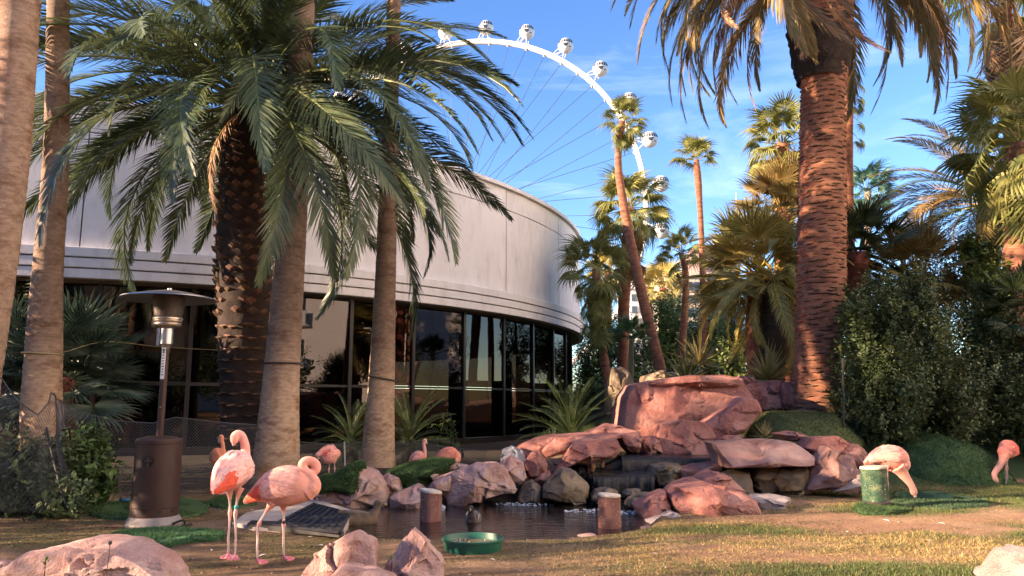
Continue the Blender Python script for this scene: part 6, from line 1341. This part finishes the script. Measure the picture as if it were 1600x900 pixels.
# dry stalk and sprout in front
b = MB(); p0 = at(169, 905, 4.15); P = np.array([at(169, 905, 4.15), at(168, 885, 4.15), at(171, 862, 4.15), at(172, 848, 4.15)]) - p0; b.tube(P, .0022, 5); t = thing('dry_stalk', 'thin dry stalk with a round seed head before the pale boulder', 'stalk', p0); b.build('stem', m_cord, t)
b = MB(); ball(b, P[-1], .011, 10); b.build('seed_head', m_cord, t, True)
def sprout(label, px, py, Yd, n, L, seed):
    p = at(px, py, Yd); t = thing('sprout', label, 'sprout', p, 'small green sprouts between the front rocks'); g_ = random.Random(seed); b = MB(); b.tube([(0, 0, -.04), (0, 0, L)], .0025, 5); b.build('stem', m_leaf2, t)
    me = MB(); me.grid(np.array([[(0, -.002, 0), (0, .002, 0)], [(.5, -.2, .1), (.5, .2, .1)], [(1, -.01, 0), (1, .01, 0)]]), np.ones((3, 2, 3)) * [.8, 1.4, .8]); me = me.mesh('leaf')
    for i in range(n): obj('leaf', me, m_leaf2, t, (0, 0, L * (.3 + .7 * i / n)), (0, -R(g_.uniform(10, 50)), i * 2.4), L * g_.uniform(.5, .8))
sprout('little green sprout beside the dry stalk at the bottom corner', 70, 892, 4.2, 7, .06, 1); sprout('tiny green sprout growing between the two middle front boulders', 612, 882, 4.7, 5, .05, 2)
stick('dark thin stake at the edge of the hedge beside the thick trunk', [(1317, 560, 12.0), (1318, 690, 11.9)], .018, m_black)

# ================================================================ PLANTING BESIDE AND BEHIND THE VIEWER (side planting added to shade the scene, rear row seen in the glass)
def outside(label, cat, name, blobs, n, size, seed, col=(1, 1, 1), stems=3):
    B = np.array(blobs, float); g0 = np.array([B[:, 0].mean(), B[:, 1].mean(), 0]); t = thing(name, label, cat, g0, 'planting outside the picture'); BL = B.copy(); BL[:, :3] -= g0
    V, C = leafcloud(BL, n, size, seed, col, shell=.3); o = obj('foliage', tri_mesh('foliage', V, C), m_leaf, t); o['kind'] = 'stuff'
    for i in range(stems):
        b_ = BL[i % len(BL)]; b = MB(); b.tube(spline([(b_[0] * .4, b_[1] * .4, -.05), (b_[0] * .6, b_[1] * .6, b_[2] * .5), (b_[0], b_[1], b_[2] + .4 * b_[5])], 8), np.linspace(.12, .04, 8), 7); b.build('trunk', m_trunk_dark, t, True)
outside('long clipped hedge added out of view beyond the netting to shade the ground', 'hedge', 'hedge', [(-9.6, y, 1.7, .8, 1.2, 1.95 + .25 * math.sin(y * 1.7) + .35 * math.exp(-((y - 4.4) / 1.5) ** 2)) for y in np.arange(-1.5, 14.2, 1.3)], 26000, .16, 601)  # unseen hedge, added and heightened to keep the left in shade
outside('round topped tree added out of view behind the hedge to block the sun', 'tree', 'tree', [(-11, 6.6, 4.6, 1.4, 1.5, 2.2), (-10.6, 5.6, 3.4, 1.2, 1.2, 1.4), (-11, 7.8, 5.6, 1.2, 1.2, 1.6), (-10.6, 9.0, 3.4, 1.1, 1.2, 1.8)], 14000, .18, 602)  # unseen tree, added to keep low sun off the trunks and far shrubs
outside('row of dark trees behind the viewer, reflected in the glass', 'tree', 'tree', [(x, -14 + 1.5 * math.sin(x), 2.4 + .6 * math.sin(x * 1.3), 3.2, 2.0, 2.6) for x in (-20, -15.5, -11, -6, -1.5, 3, 8)], 20000, .34, 603, stems=7)

outside('clump of dark trees added out of view to break up the tower reflection', 'tree', 'tree', [(15 + math.sin(y), y, 3.4 + math.sin(y * 1.7), 2.2, 2.6, 3.2) for y in (-14, -8, -2.5, 3)], 12000, .34, 604, stems=4)  # unseen trees, added to break up the bright tower mirrored in the glass
